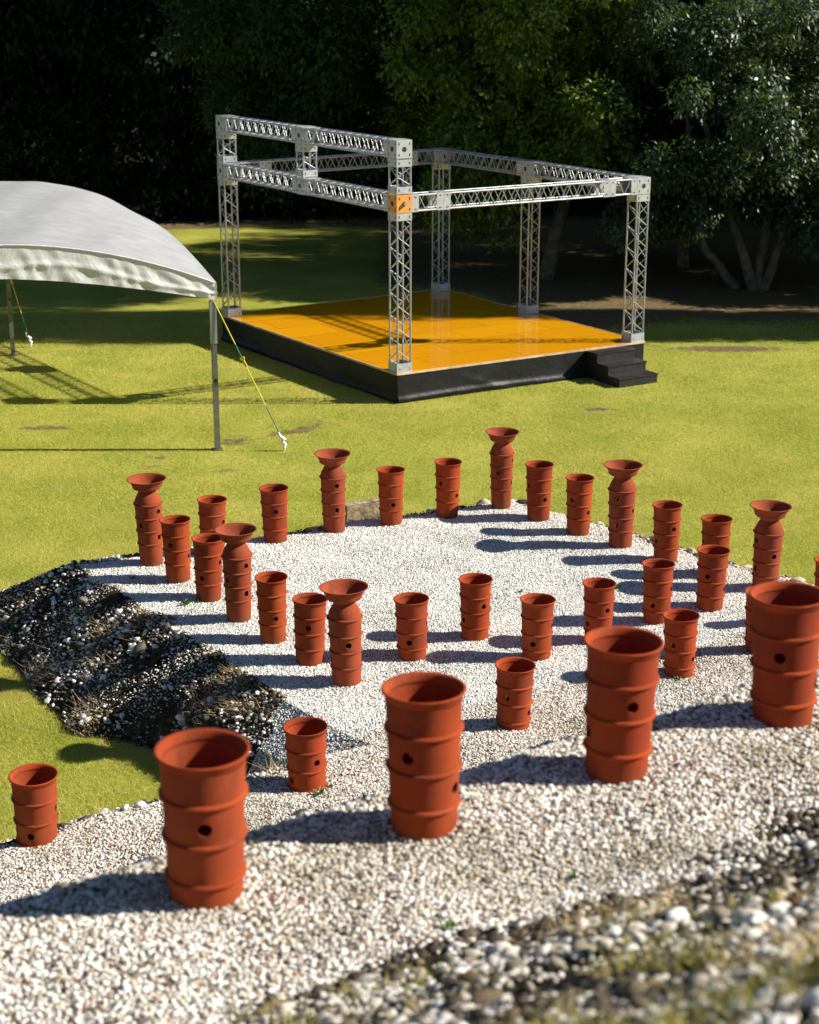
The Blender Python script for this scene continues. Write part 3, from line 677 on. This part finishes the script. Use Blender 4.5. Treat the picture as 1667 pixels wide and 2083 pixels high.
# ---------------------------------------------------------------- stage
A = Vector((-.21, 28.42, 0)); B = Vector((4.34, 31.11, 0)); Cc = Vector((-3.74, 33.70, 0)); D = Vector((.72, 36.66, 0))
SH = .525
def SP(a, b, z=0.0):
    p = A * (1 - a) * (1 - b) + B * a * (1 - b) + Cc * (1 - a) * b + D * a * b; return Vector((p.x, p.y, z))
LU = (B - A).length; LV = (Cc - A).length
U = (B - A).normalized(); V_ax = (Cc - A).normalized(); ZZ = Vector((0, 0, 1)); VV = Vector((-U.y, U.x, 0))
def deckmat():
    k = N('orange_deck'); P = k.pos(True)
    br = k.n('ShaderNodeTexBrick'); k.l(P, br.inputs['Vector']); br.offset = .5
    for nm, v in (('Scale', 1.0), ('Mortar Size', .007), ('Mortar Smooth', .1), ('Bias', 0.0), ('Brick Width', 1.8), ('Row Height', .9)): br.inputs[nm].default_value = v
    br.inputs['Color1'].default_value = (.74, .31, .005, 1); br.inputs['Color2'].default_value = (.84, .38, .006, 1); br.inputs['Mortar'].default_value = (.36, .13, .004, 1)
    c = k.mix(k.ramp(k.noise(1.2, 4, vec=P), [(.4, 0), (.8, .4)]), br.outputs['Color'], (.80, .32, .006))
    sp = k.ramp(k.noise(26, 3, .7, vec=P), [(.76, 0), (.80, .8)]); c = k.mix(sp, c, (.22, .08, .02)); c = k.mix(k.ramp(k.noise(3.5, 6, .7, vec=P, dist=1.0), [(.58, 0), (.7, .3)]), c, (.36, .14, .02))
    k.base(c, k.ramp(k.noise(2.5, 4, vec=P), [(.3, .05), (.7, .16)]), spec=.55)
    k.bump(k.noise(2.2, 2, vec=P), .06, .03)
    return k.m
stage = empty('stage', A, math.atan2(U.y, U.x)); tag(stage, 'low square stage with a glossy orange deck and a black skirt', 'stage')
stage_inv = Matrix.Translation(A) @ Matrix.Rotation(math.atan2(U.y, U.x), 4, 'Z'); stage_inv.invert()
def toS(p): return stage_inv @ Vector(p)
mb = MB(); top = [toS(SP(a, b, SH)) for a, b in ((0, 0), (1, 0), (1, 1), (0, 1))]; bot = [p - Vector((0, 0, .028)) for p in top]
mb.add(top + bot, [(0, 1, 2, 3), (7, 6, 5, 4), (0, 4, 5, 1), (1, 5, 6, 2), (2, 6, 7, 3), (3, 7, 4, 0)])
mb.build('deck', deckmat(), stage)
mb = MB()
for (a0, b0, a1, b1) in ((0, 0, 1, 0), (1, 0, 1, 1), (1, 1, 0, 1), (0, 1, 0, 0)):
    p, q = toS(SP(a0, b0, SH - .012)), toS(SP(a1, b1, SH - .012)); d = (q - p).normalized(); nrm = Vector((d.y, -d.x, 0))
    mb.box((p + q) / 2 + nrm * .012, ((q - p).length + .02, .018, .036), (d, nrm, ZZ))
mb.build('edge_trim', PLY, stage)
# skirt with folds
def skirt(p0, p1, seed, name='skirt', flat=False):
    p0, p1 = toS(p0), toS(p1); L_ = (p1 - p0).length; d = (p1 - p0) / L_; nrm = Vector((d.y, -d.x, 0)); nx = int(L_ / .05); nz = 16; r_ = random.Random(seed)
    waves = [(r_.uniform(.5, 4), r_.uniform(-4, 4), r_.uniform(0, 6)) for _ in range(6)]
    vs = []
    for j in range(nz + 1):
        t = j / nz; z = (SH - .03) * (1 - t) + .012 * t
        for i in range(nx + 1):
            u = i / nx * L_; env = min(1, u / .15) * min(1, (L_ - u) / .15)
            w_ = sum(math.sin(a * u * 1.6 + b * t * 1.2 + c) for a, b, c in waves) / 6
            w2 = math.exp(-((u - .9 - 1.3 * t) ** 2) / .03) + math.exp(-((u - 2.1 + .8 * t) ** 2) / .02) * .8 + math.exp(-((u - 3.4 - .9 * t) ** 2) / .04)
            hem = math.exp(-((t - .9 + .05 * math.sin(u)) ** 2) / .006) * .045
            off = .008 + env * (t ** 1.3) * (.030 * w_ + .022 * w2 + .02) + hem * (1 - .6 * u / L_)
            vs.append(p0 + d * u + nrm * off + Vector((0, 0, z)))
    n1 = nx + 1
    fs = [(j * n1 + i, (j + 1) * n1 + i, (j + 1) * n1 + i + 1, j * n1 + i + 1) for j in range(nz) for i in range(nx)]
    m_ = MB(); m_.add(vs, fs, 0, True); m_.build(name, SKIRT, stage)
skirt(SP(0, 0), SP(1, 0), 3); skirt(SP(0, 1), SP(0, 0), 5); skirt(SP(1, 0), SP(1, 1), 8); skirt(SP(1, 1), SP(0, 1), 9)
# steps
st = empty('stage_steps', A + U * 4.40 - VV * .5, math.atan2(U.y, U.x)); tag(st, 'black three-tread wooden steps against the right front corner of the stage', 'steps')
for k in range(3):
    mb = MB(); hgt = .165 * (k + 1) - .022; yc = -.5 + .34 * k
    bm = bmesh.new(); bmesh.ops.create_cube(bm, size=1); bmesh.ops.scale(bm, vec=(.85, .335, hgt), verts=bm.verts)
    bmesh.ops.bevel(bm, geom=bm.edges[:], offset=.004, segments=1, affect='EDGES')
    me = bpy.data.meshes.new('riser'); bm.to_mesh(me); bm.free(); o = link('riser', me, BLACKWOOD, st); o.location = (0, yc + .155, hgt / 2)
    bm = bmesh.new(); bmesh.ops.create_cube(bm, size=1); bmesh.ops.scale(bm, vec=(.885, .36, .022), verts=bm.verts)
    bmesh.ops.bevel(bm, geom=bm.edges[:], offset=.004, segments=2, affect='EDGES')
    me = bpy.data.meshes.new('tread'); bm.to_mesh(me); bm.free(); o = link('tread', me, BLACKWOOD, st); o.location = (0, yc + .15, hgt + .011)

# ---------------------------------------------------------------- aluminium truss frame
frame = empty('truss_frame', A + Vector((0, 0, SH)), 0); tag(frame, 'silver aluminium lattice truss frame standing on the orange stage', 'truss frame')
FO = frame.location.copy(); TW = .29
def axes(kind): return {'z': (U, VV, ZZ), 'u': (VV, ZZ, U), 'v': (U, ZZ, VV)}[kind]
def lattice(p, q, ax2, pitch=.27, phase=0):
    """lattice between centres p and q; ax2 = the two cross axes"""
    p, q = Vector(p), Vector(q); d = (q - p).normalized(); L_ = (q - p).length; h = TW / 2 - .017
    ch = MB(); dg = MB(); a, b = ax2
    for i in (-1, 1):
        for j in (-1, 1): ch.tube(p + a * (i * h) + b * (j * h), q + a * (i * h) + b * (j * h), .0165, 8)
    n = max(2, round(L_ / pitch))
    for (s1, s2, fixed) in ((a, b, -1), (a, b, 1), (b, a, -1), (b, a, 1)):
        for k in range(n):
            z0, z1 = L_ * k / n, L_ * (k + .5) / n; z2 = L_ * (k + 1) / n
            e0 = -1 if (phase + (fixed > 0) * (s1 == a)) % 2 == 0 else 1
            P0 = p + d * z0 + s1 * (h * e0) + s2 * (h * fixed); P1 = p + d * z1 - s1 * (h * e0) + s2 * (h * fixed); P2 = p + d * z2 + s1 * (h * e0) + s2 * (h * fixed)
            dg.tube(P0, P1, .0082, 6, cap=False); dg.tube(P1, P2, .0082, 6, cap=False)
    return ch, dg
def plate_box(par, name, c, ax3, lens, mat=None, slots=True, hole=True, closed=True):
    """shell of flat plates with dark slots; ax3 = 3 axes, lens = 3 sizes"""
    mb = MB(); c = Vector(c); t = .006
    for k in range(3):
        i, j = (k + 1) % 3, (k + 2) % 3
        if not closed and k == 2: continue
        for sgn in (-1, 1):
            sz = [0, 0, 0]; sz[k] = t; sz[i] = lens[i] - (0 if k == 0 else .012); sz[j] = lens[j] - (.0 if k == 0 else .006)
            cc = c + ax3[k] * (sgn * (lens[k] / 2 - t / 2)); mb.box(cc, sz, ax3)
            sl = MB()
    o = mb.build(name, mat or PLATE, par); return o
def slot_marks(par, c, ax3, lens, faces, hole=False):
    mb = MB(); c = Vector(c)
    for k in faces:
        i, j = (k + 1) % 3, (k + 2) % 3
        la = 2 if k != 2 else 1      # slots run along the member axis (index 2)
        lo = ({0, 1, 2} - {k, la}).pop()
        for sgn in (-1, 1):
            for u_ in (-1, 1):
                for w_ in ((-1, 1) if lens[la] > .2 else (0,)):
                    q = c + ax3[k] * (sgn * (lens[k] / 2 + .0015)) + ax3[lo] * (u_ * (TW / 2 - .045)) + ax3[la] * (w_ * (lens[la] / 2 - .06))
                    s_ = [0, 0, 0]; s_[k] = .003; s_[lo] = .009; s_[la] = .052; mb.box(q, s_, ax3)
                    s_[k] = .005; s_[lo] = .020; s_[la] = .016; mb.box(q, s_, ax3)
            if hole:
                mb.tube(c + ax3[k] * (sgn * lens[k] / 2), c + ax3[k] * (sgn * (lens[k] / 2 + .004)), .042, 24)
    return mb.build('slot', DARK, par)
def member(name, p, q, kind, ends=.13, pitch=.27, phase=0, splices=()):
    """a truss member from centre p to centre q (world); with end plates"""
    ax3 = axes('z'); p, q = Vector(p) - FO, Vector(q) - FO; d = (q - p).normalized()
    if kind != 'z': 
        a0 = ZZ.cross(d).normalized(); ax3 = (a0, ZZ, d)
    root = bpy.data.objects.new(name, None); COL.objects.link(root); root.parent = frame; root.empty_display_size = .1
    ch, dg = lattice(p, q, ax3[:2], pitch, phase)
    ch.build('chord', ALU, root); dg.build('bracing', ALU, root)
    L_ = (q - p).length; pl = [ends / 2 if ends else None, L_ - ends / 2] if ends else []
    for s_ in splices: pl += [s_ - .068, s_ + .068]
    for s_ in pl:
        lens = (TW + .002, TW + .002, .13); c = p + d * s_
        plate_box(root, 'end_plate', c, ax3, lens, closed=False); slot_marks(root, c, ax3, lens, (0, 1))
    return root
def cube_at(p, mat=None, extra=None, hgt=.30, knob=None):
    ax3 = axes('z'); c = Vector(p) - FO; lens = (TW + .006, TW + .006, hgt)
    o = plate_box(frame, 'corner_block', c, ax3, lens, mat); s_ = slot_marks(o, c, ax3, lens, (0, 1), True)
    if mat is not None: o['label'] = 'orange corner block with a round bolt'
    if knob:
        mb = MB(); q = c - VV * (TW / 2 + .003); mb.tube(q, q - VV * .05, .035, 16, r1=.03); mb.build('bolt', ALU, o)
    return o
h2 = TW / 2
off = lambda P, su, sv: P + U * (su * h2) + VV * (sv * h2)
pA, pB, pC, pD = off(A, 1, 1), off(B, -1, 1), off(Cc, 1, -1), off(D, -1, -1)
pE = Vector((2.34, 33.75, 0)) + (U * 0 + VV * h2 * 0) + (U * .0) ; pE = pE + Vector((0, 0, 0)) + (U + VV) * h2
def at(P, z): return Vector((P.x, P.y, z))
Z1, Z2, Z3, Z4 = 3.23, 3.53, 4.12, 4.42
for P in (pA, pB, pC, pD, pE): member('column', at(P, SH + .002), at(P, Z1), 'z', pitch=.40)
# thicken base plates: feet
for P in (pA, pB, pC, pD, pE):
    plate_box(frame, 'base_box', at(P, SH + .085) - FO, axes('z'), (TW + .008, TW + .008, .17), closed=False)
for P in (pB, pC, pD, pE): cube_at(at(P, (Z1 + Z2) / 2))
cube_at(at(pA, (Z1 + Z2) / 2), ORANGE_PLATE, knob=True)
# lower ring
zc = (Z1 + Z2) / 2
def beam(P, Q, z, sp=(), phase=0, trim=h2 + .004):
    d = (Q - P).normalized(); L_ = (Q - P).length
    member('beam', at(P + d * trim, z), at(Q - d * trim, z), 'b', splices=sp, phase=phase)
LB = (pB - pA).length - TW
beam(pA, pB, zc, (.62, LB - .62)); beam(pC, pD, zc, (.62, LB - .62), 1); 
pM = (pA + pC) / 2
beam(pA, pM, zc); beam(pM, pC, zc); beam(pB, pE, zc); beam(pE, pD, zc)
cube_at(at(pM, zc))
# upper beam over the left side
zu = (Z3 + Z4) / 2
for P in (pA, pC, pM): cube_at(at(P, zu)); member('short_column', at(P, Z2 + .002), at(P, Z3 - .002), 'z', ends=.145, pitch=.36)
beam(pA, pM, zu); beam(pM, pC, zu)

# ---------------------------------------------------------------- tent
K = Vector((-2.93, 25.44, 0)); be = R(17); E1 = Vector((-math.cos(be), -math.sin(be), 0)); E2 = Vector((-math.sin(be), math.cos(be), 0)); TWd, TL = 6.4, 8.1
tent = empty('party_tent', K, 0); tag(tent, 'white canopy tent with a curved roof at the left edge, grey poles', 'tent')
def prof_arch(a, p=1.9):   # rise over the width
    t = min(a, TWd - a) / (TWd / 2); return .70 * (1 - (1 - t) ** p)
nx, ny = 60, 60; vs = []
for j in range(ny + 1):
    b = -.03 + (TL + .06) * j / ny
    for i in range(nx + 1):
        a = -.03 + (TWd + .06) * i / nx; aa = min(max(a, 0), TWd)
        long = math.sin(math.pi * j / ny) ; r_ = prof_arch(aa, 1.9 + 1.5 * (j / ny) ** 1.0)
        sag = -.05 * abs(math.sin(2 * math.pi * j / ny)) * (r_ / .70)
        z = 2.60 + .16 * long + r_ * (1 - .06 * long) + sag * .6 + .012 * math.sin(a * 5 + b * 1.4) * min(1, r_ * 2)
        p = E1 * a + E2 * b; vs.append((p.x, p.y, z))
n1 = nx + 1; mb = MB(); mb.add(vs, [(j * n1 + i, j * n1 + i + 1, (j + 1) * n1 + i + 1, (j + 1) * n1 + i) for j in range(ny) for i in range(nx)], 0, True)
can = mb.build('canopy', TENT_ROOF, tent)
def valance(side):
    vs = []; nu = 160; nz = 14
    for j in range(nz + 1):
        t = j / nz
        for i in range(nu + 1):
            q = i / nu
            if side in (0, 1):
                a = TWd * q; r_ = prof_arch(a, 1.9 if side == 0 else 3.4); p = E1 * a + E2 * (-.035 if side == 0 else TL + .035); dr = .255 + r_ - .47 * (1 - (1 - min(a, TWd - a) / (TWd / 2)) ** 1.45); nrm = E2 * (-1 if side == 0 else 1)
                low = math.sin(math.pi * min(1, q * 1.0))
            else:
                b = TL * q; r_ = 0; p = E1 * (-.035 if side == 2 else TWd + .035) + E2 * b; dr = .26; nrm = E1 * (-1 if side == 2 else 1)
            f = math.sin(q * 130 + t * 5 + 2 * math.sin(q * 31)) * .006 + math.sin(q * 57 + t * 9) * .005
            bulge = .022 * math.exp(-((t - .62 - .12 * math.sin(q * 14)) ** 2) / .006)
            p = p + nrm * (f * min(1, t * 3) + bulge)
            vs.append((p.x, p.y, 2.60 + r_ + (.16 * math.sin(math.pi * q) if side > 1 else 0) - dr * t))
    n1 = nu + 1; m_ = MB(); m_.add(vs, [(j * n1 + i, j * n1 + i + 1, (j + 1) * n1 + i + 1, (j + 1) * n1 + i) for j in range(nz) for i in range(nu)], 0, True)
    m_.build('valance', TENT, tent)
for s_ in range(4): valance(s_)
mb = MB()   # piping along the near edge
mb.path([E1 * a + E2 * -.045 + Vector((0, 0, 2.605 + prof_arch(a))) for a in np.linspace(0, TWd, 50)], .012, 6); mb.build('piping', TENT, tent)
for (a, b) in ((.03, .03), (TWd - .03, .03), (TWd - .03, TL - .03), (2.5, TL - .15)):
    p = E1 * a + E2 * b; mb = MB(); ax3 = (E1, E2, ZZ)
    mb.box(p + ZZ * 1.0, (.078, .078, 2.0), ax3); mb.box(p + ZZ * .0075, (.15, .15, .015), ax3)
    pole = mb.build('pole', STEEL, tent); mb = MB(); mb.box(p + ZZ * 2.0, (.094, .094, .66), ax3); mb.build('pole_sleeve', ALU, pole)
    mb = MB(); mb.box(p + ZZ * 1.1 + E2 * -.045, (.03, .012, .05), ax3); mb.build('latch', DARK, pole)
mb = MB()   # rails under the canopy
for (a0, b0, a1, b1) in ((.03, .03, .03, TL), (TWd - .03, .03, TWd - .03, TL)): mb.tube(E1 * a0 + E2 * b0 + ZZ * 2.45, E1 * a1 + E2 * b1 + ZZ * 2.45, .02, 8)
for b in (.03, TL - .03): mb.path([E1 * a + E2 * b + ZZ * (2.45 + prof_arch(a) * .9) for a in np.linspace(.03, TWd - .03, 20)], .02, 8)
mb.build('roof_rail', ALU, tent)
def guy(p_top, p_peg, label, dark=False):
    g = empty('guy_rope', p_peg, 0); tag(g, label, 'guy rope', 'guy ropes of the tent'); p1 = Vector(p_top) - Vector(p_peg); P0 = Vector((0, 0, .14))
    seg = lambda t0, t1, m_, nm, r=.009: (lambda q: (q.tube(P0.lerp(p1, t0), P0.lerp(p1, t1), r, 8), q.build(nm, m_, g)))(MB())
    seg(.0, .24, GRN, 'rope'); seg(.24, .53, YEL, 'rope'); seg(.58, .68, GRN, 'rope'); seg(.68, 1.0, YEL, 'rope', .008)
    mb = MB(); c = P0.lerp(p1, .55); d = (p1 - P0).normalized(); sd_ = d.cross(Vector((0, 1, 0))).normalized(); fw = d.cross(sd_)
    mb.box(c, (.035, .03, .14), (sd_, fw, d)); mb.tube(c + d * .07 - sd_ * .035, c + d * .07 + sd_ * .035, .022, 10); mb.box(c + fw * -.03 + d * -.02, (.03, .02, .10), (sd_, (fw + d * .3).normalized(), d)); mb.build('ratchet', YEL, g)
    mb = MB(); mb.path([(0.02, 0, .0), (.045, 0, .06), (-.0, 0, .10), (.035, .0, .13), (-.03, 0, .18), (-.055, 0, .25)], [.022, .03, .028, .034, .026, .012], 8)
    mb.path([(.04, .0, .01), (.02, .0, -.06)], [.018, .012], 8); mb.build('peg_wrap', WHT, g)
guy(K + Vector((-.03, -.02, 2.36)), (-1.96, 25.38, .05), 'yellow and green tensioned strap from the near tent pole to a white-wrapped peg')
guy((-7.85, 32.5, 2.36), (-7.49, 33.05, .05), 'distant orange-yellow strap behind the tent, pegged near the far pole')

# ---------------------------------------------------------------- trees
def limbs(name, parent, specs):
    mb = MB()
    for pts, r0, r1 in specs:
        pts = [Vector(p) for p in pts]; m = len(pts); out = []
        for i in range(m - 1):
            for t in (0, .33, .66): out.append(pts[i].lerp(pts[i + 1], t) + Vector((random.uniform(-1, 1), random.uniform(-1, 1), 0)) * .03)
        out.append(pts[-1]); k = len(out)
        mb.path(out, [r0 + (r1 - r0) * (i / (k - 1)) ** .8 for i in range(k)], 9)
    return mb.build(name, BARK, parent)
def crown_mesh(name, clumps, per, leaf, droop=.5, seed=1, squash=.75):
    """clumps: (x,y,z,r). each leaf is a small folded diamond"""
    g = np.random.default_rng(seed); cs = np.array(clumps); nC = len(cs)
    cnt = np.maximum((per * (cs[:, 3] / cs[:, 3].mean()) ** 2).astype(int), 20); ci = np.repeat(np.arange(nC), cnt); n = len(ci)
    # twigs: leaves gathered in sprays
    ns = max(1, n // 9); sp_i = g.integers(0, n, ns); d = g.normal(0, 1, (ns, 3)); d /= np.linalg.norm(d, axis=1)[:, None]
    rr = g.uniform(.35, 1, ns) ** .5; sc = cs[ci[sp_i]]
    spos = sc[:, :3] + d * (rr * sc[:, 3])[:, None] * np.array([1, 1, squash])
    li_ = g.integers(0, ns, n); sdir = d[li_] + np.array([0, 0, -droop * .6]); base = spos[li_] + g.normal(0, leaf * .75, (n, 3)) + sdir * (g.uniform(0, 1.6, n) * leaf)[:, None]
    ld = sdir + g.normal(0, .55, (n, 3)) + np.array([0, 0, -droop]); ld /= np.linalg.norm(ld, axis=1)[:, None]
    sd2 = np.cross(ld, d[li_] * .9 + g.normal(0, 1, (n, 3)) * .42 + np.array([0, -.1, .55])); sd2 /= np.linalg.norm(sd2, axis=1)[:, None] + 1e-6
    L_ = leaf * g.uniform(.7, 1.35, n); W_ = L_ * .25
    mid_ = base + ld * (L_ * .45)[:, None]; tip = base + ld * L_[:, None]
    V = np.stack([base, mid_ + sd2 * W_[:, None], tip, mid_ - sd2 * W_[:, None]], 1).reshape(-1, 3)
    Fc = np.arange(4 * n).reshape(-1, 4)
    tint = np.clip(g.uniform(0, 1, ns)[li_] * .6 + g.uniform(0, .4, n), 0, 1)
    return np_mesh(name, V, Fc, False, {'tint': np.repeat(tint, 4)})
def clump_cloud(n, c, r, cr, seed, zmin=None, shell=.55):
    g = np.random.default_rng(seed); out = []
    while len(out) < n:
        d = g.normal(0, 1, 3); d /= np.linalg.norm(d); q = g.uniform(shell, 1) ; p = np.array(c) + d * q * np.array(r)
        if zmin is not None and p[2] < zmin: continue
        out.append((p[0], p[1], p[2], cr * g.uniform(.6, 1.35)))
    return out
def tree(x, y, crown_me, leafm, limb_specs, label, group=None, rz=0, sc=1, name='broadleaf_tree'):
    t = empty(name, (x, y, 0), rz); t.scale = (sc, sc, sc); tag(t, label, 'tree', group)
    c = link('crown', crown_me, None, t)
    if not len(crown_me.materials): crown_me.materials.append(leafm)
    tr = limbs('trunk', t, limb_specs) if not isinstance(limb_specs, bpy.types.Object) else copy_part(limb_specs, t)
    return t, tr
# right glossy evergreen, several stems from one foot
c1 = (clump_cloud(46, (-.3, 1.3, 4.5), (3.4, 2.3, 3.3), .58, 11, 1.5, .45) + clump_cloud(26, (-.5, -.2, 4.3), (3.2, 2.0, 2.8), .44, 41, 1.4, .6)
      + clump_cloud(10, (-2.3, -.6, 2.4), (1.2, 1, .9), .42, 12) + clump_cloud(9, (1.2, -.9, 2.0), (1.2, .8, .6), .42, 13) + clump_cloud(7, (3.0, .9, 4.0), (.9, 1.2, 2.0), .5, 43))
tree(8.0, 39.4, crown_mesh('crown_glossy', c1, 900, .125, .55, 21), LEAF_GLOSSY, [
   ([(0, 0, 0), (-.25, 0, .7), (-.6, .1, 1.7), (-1.1, .2, 3.2), (-1.6, .3, 5)], .15, .05), ([(.1, 0, 0), (.15, .1, .9), (.3, .1, 2), (.2, .3, 4), (0, .3, 6.5)], .13, .05),
   ([(.2, 0, 0), (.45, -.1, .8), (.75, -.1, 1.9), (1.5, -.1, 3.3), (2.2, 0, 5)], .13, .05), ([(-.35, .3, 0), (-1.1, .4, .9), (-1.5, .5, 2.2), (-1.7, .4, 4.2)], .13, .05)],
   'glossy dark evergreen tree with several stems, right of the stage')
c2 = clump_cloud(90, (-.9, .5, 6.6), (3.2, 2.8, 4.8), .66, 14, 1.9, .5) + clump_cloud(26, (-.8, -1.4, 5.4), (2.9, 1.7, 3.4), .48, 44, 2.0, .6) + clump_cloud(36, (-.6, 1.0, 3.6), (3.0, 2.0, 1.3), .6, 45, 2.0, .2) + clump_cloud(12, (-1.9, -1.3, 2.0), (1.1, .9, .9), .5, 15)
tree(3.3, 41.0, crown_mesh('crown_bright', c2, 620, .13, .3, 22), LEAF_BRIGHT, [([(0, 0, 0), (.15, 0, .9), (.42, 0, 2.0), (.55, .1, 3.4), (-.2, .2, 6), (-.8, .3, 8.5)], .20, .07), ([(.5, 0, 2.6), (1.4, .1, 4.3), (2.0, .1, 6)], .10, .04)],
   'leafy yellow-green tree with a leaning pale trunk, behind the stage')
c3 = clump_cloud(110, (0, 0, 6.4), (3.4, 2.6, 4.8), .74, 16, 1.3)
me3 = crown_mesh('crown_dim', c3, 560, .15, .35, 23)
spec3 = [([(0, 0, 0), (.1, .1, 2), (-.2, 0, 5), (0, 0, 9)], .2, .06), ([(0, 0, 2.8), (1.3, 0, 4.5), (2.1, .2, 6)], .09, .03)]
t3, tr3 = tree(-.30, 44.0, me3, LEAF_DIM, spec3, 'dim green tree behind the left half of the truss frame', 'woodland trees')
t3.children[0].location = (-2.1, 0, 0)
# tall evergreens beyond the lawn: shared meshes
c4 = clump_cloud(95, (0, 0, 9.5), (4.0, 3.6, 7.6), 1.05, 17, 1.6); me4 = crown_mesh('crown_tall_one', c4, 520, .26, .6, 24)
c5 = clump_cloud(95, (.3, 0, 9.0), (3.8, 3.8, 7.4), 1.1, 18, 1.3); me5 = crown_mesh('crown_tall_two', c5, 520, .26, .5, 25)
spec4 = [([(0, 0, 0), (.1, .1, 4), (-.1, 0, 9), (0, 0, 15)], .28, .06), ([(0, 0, 5), (1.6, .4, 8)], .1, .04), ([(0, 0, 6), (-1.5, -.4, 9)], .1, .04)]
tall = None; WG = 'tall dark trees of the wood beyond the lawn'
far_lab = ['far left dark tree of the wood, above the tent', 'black woodland tree above the left part of the tent roof', 'black woodland tree above the tent roof ridge', 'dark woodland tree left of the truss frame',
           'dark woodland tree seen through the left bay of the truss', 'dark woodland tree behind the middle of the truss frame', 'dark woodland tree behind the right back column', 'dark woodland tree between the yellow-green and the glossy tree',
           'dark woodland tree behind the glossy tree', 'dark woodland tree at the far right of the wood', 'woodland tree just outside the right edge', 'woodland tree farther outside the right edge', 'outermost woodland tree on the right']
row1 = [(-18.5, 55), (-14.2, 54.0), (-9.8, 54.6), (-5.6, 53.8), (-1.2, 54.5), (3.2, 55.5), (7.6, 56.0), (12.0, 55.2), (16.6, 56.0), (21, 55), (25.5, 55.6), (30, 55), (34, 56)]
for i, (x, y) in enumerate(row1):
    me_ = me4 if i % 2 == 0 else me5
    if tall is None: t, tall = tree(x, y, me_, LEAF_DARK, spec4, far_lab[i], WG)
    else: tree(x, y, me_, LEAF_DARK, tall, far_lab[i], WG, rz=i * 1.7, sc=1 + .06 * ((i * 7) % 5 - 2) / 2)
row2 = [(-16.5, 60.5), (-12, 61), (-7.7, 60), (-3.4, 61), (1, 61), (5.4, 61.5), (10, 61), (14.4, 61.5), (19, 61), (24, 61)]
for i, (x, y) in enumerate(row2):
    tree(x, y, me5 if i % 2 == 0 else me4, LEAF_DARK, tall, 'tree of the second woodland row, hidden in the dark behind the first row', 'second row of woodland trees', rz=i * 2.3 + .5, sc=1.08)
tree(6.9, 42.9, me3, LEAF_DIM, tr3, 'dim low tree in the gap between the yellow-green and glossy trees', 'woodland trees', rz=2.0)[0].scale = (.9, .8, .6)
hed = [(x + random.uniform(-.4, .4), 51.9 + random.uniform(-.4, .4), z, 1.0) for x in np.arange(-30, -1, .9) for z in (.5, 1.5, 2.6, 3.7)]
me = crown_mesh('woodland_edge', hed, 230, .22, .4, 33); tag(link('woodland_edge', me, LEAF_DARK), 'dark bushes along the edge of the wood at the left', 'bushes', kind='stuff')
und = [(x + random.uniform(-.8, .8), random.uniform(63.5, 66), z, 1.9) for x in np.arange(-34, 50, 1.9) for z in np.arange(.6, 19, 1.9)]
me = crown_mesh('woodland_undergrowth', und, 420, .42, .4, 31); tag(link('woodland_undergrowth', me, LEAF_DARK), 'dark mass of the wood far behind the lawn', 'woodland', kind='stuff')
# neighbours outside the frame on the right (they cast the shade on the lawn)
me6 = crown_mesh('crown_high', clump_cloud(60, (0, 0, 15.6), (2.6, 4.3, 3.0), 1.0, 19, None, .2), 420, .24, .4, 26)
tree(14.6, 41.6, me6, LEAF_DARK, [([(0, 0, 0), (.1, 0, 6), (0, .1, 12), (0, 0, 17)], .30, .10), ([(0, 0, 10.5), (.6, 1.6, 13.5)], .12, .05), ([(0, 0, 10.8), (-.4, -1.8, 13.8)], .12, .05)], 'tall bare-stemmed tree with a high crown, outside the right edge', 'trees to the right of the lawn')
side = [(15.6, 35.3, .43, 1.25, 'tallest slim side tree outside the right edge'), (13.2, 35.3, .40, .95, 'slim side tree nearest the lawn, outside the right edge'), (18.4, 35.3, .42, 1.1, 'second slim side tree outside the right edge'), (13.9, 42.0, .50, .38, 'low bushy tree at the right edge behind the glossy evergreen'),
        (15.4, 39.2, .50, .40, 'lower bushy tree outside the right edge'), (15.0, 45.0, .7, .36, 'low bushy tree farther back outside the right edge'), (17.5, 46.3, .75, .95, 'tall side tree farther back outside the right edge'), (19.0, 50.6, .6, .95, 'tall side tree beside the back strip of lawn')]
for i, (x, y, sxy, sz, lb) in enumerate(side):
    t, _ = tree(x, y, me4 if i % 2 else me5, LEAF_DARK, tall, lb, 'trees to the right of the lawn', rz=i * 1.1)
    t.scale = (sxy, sxy, sz)
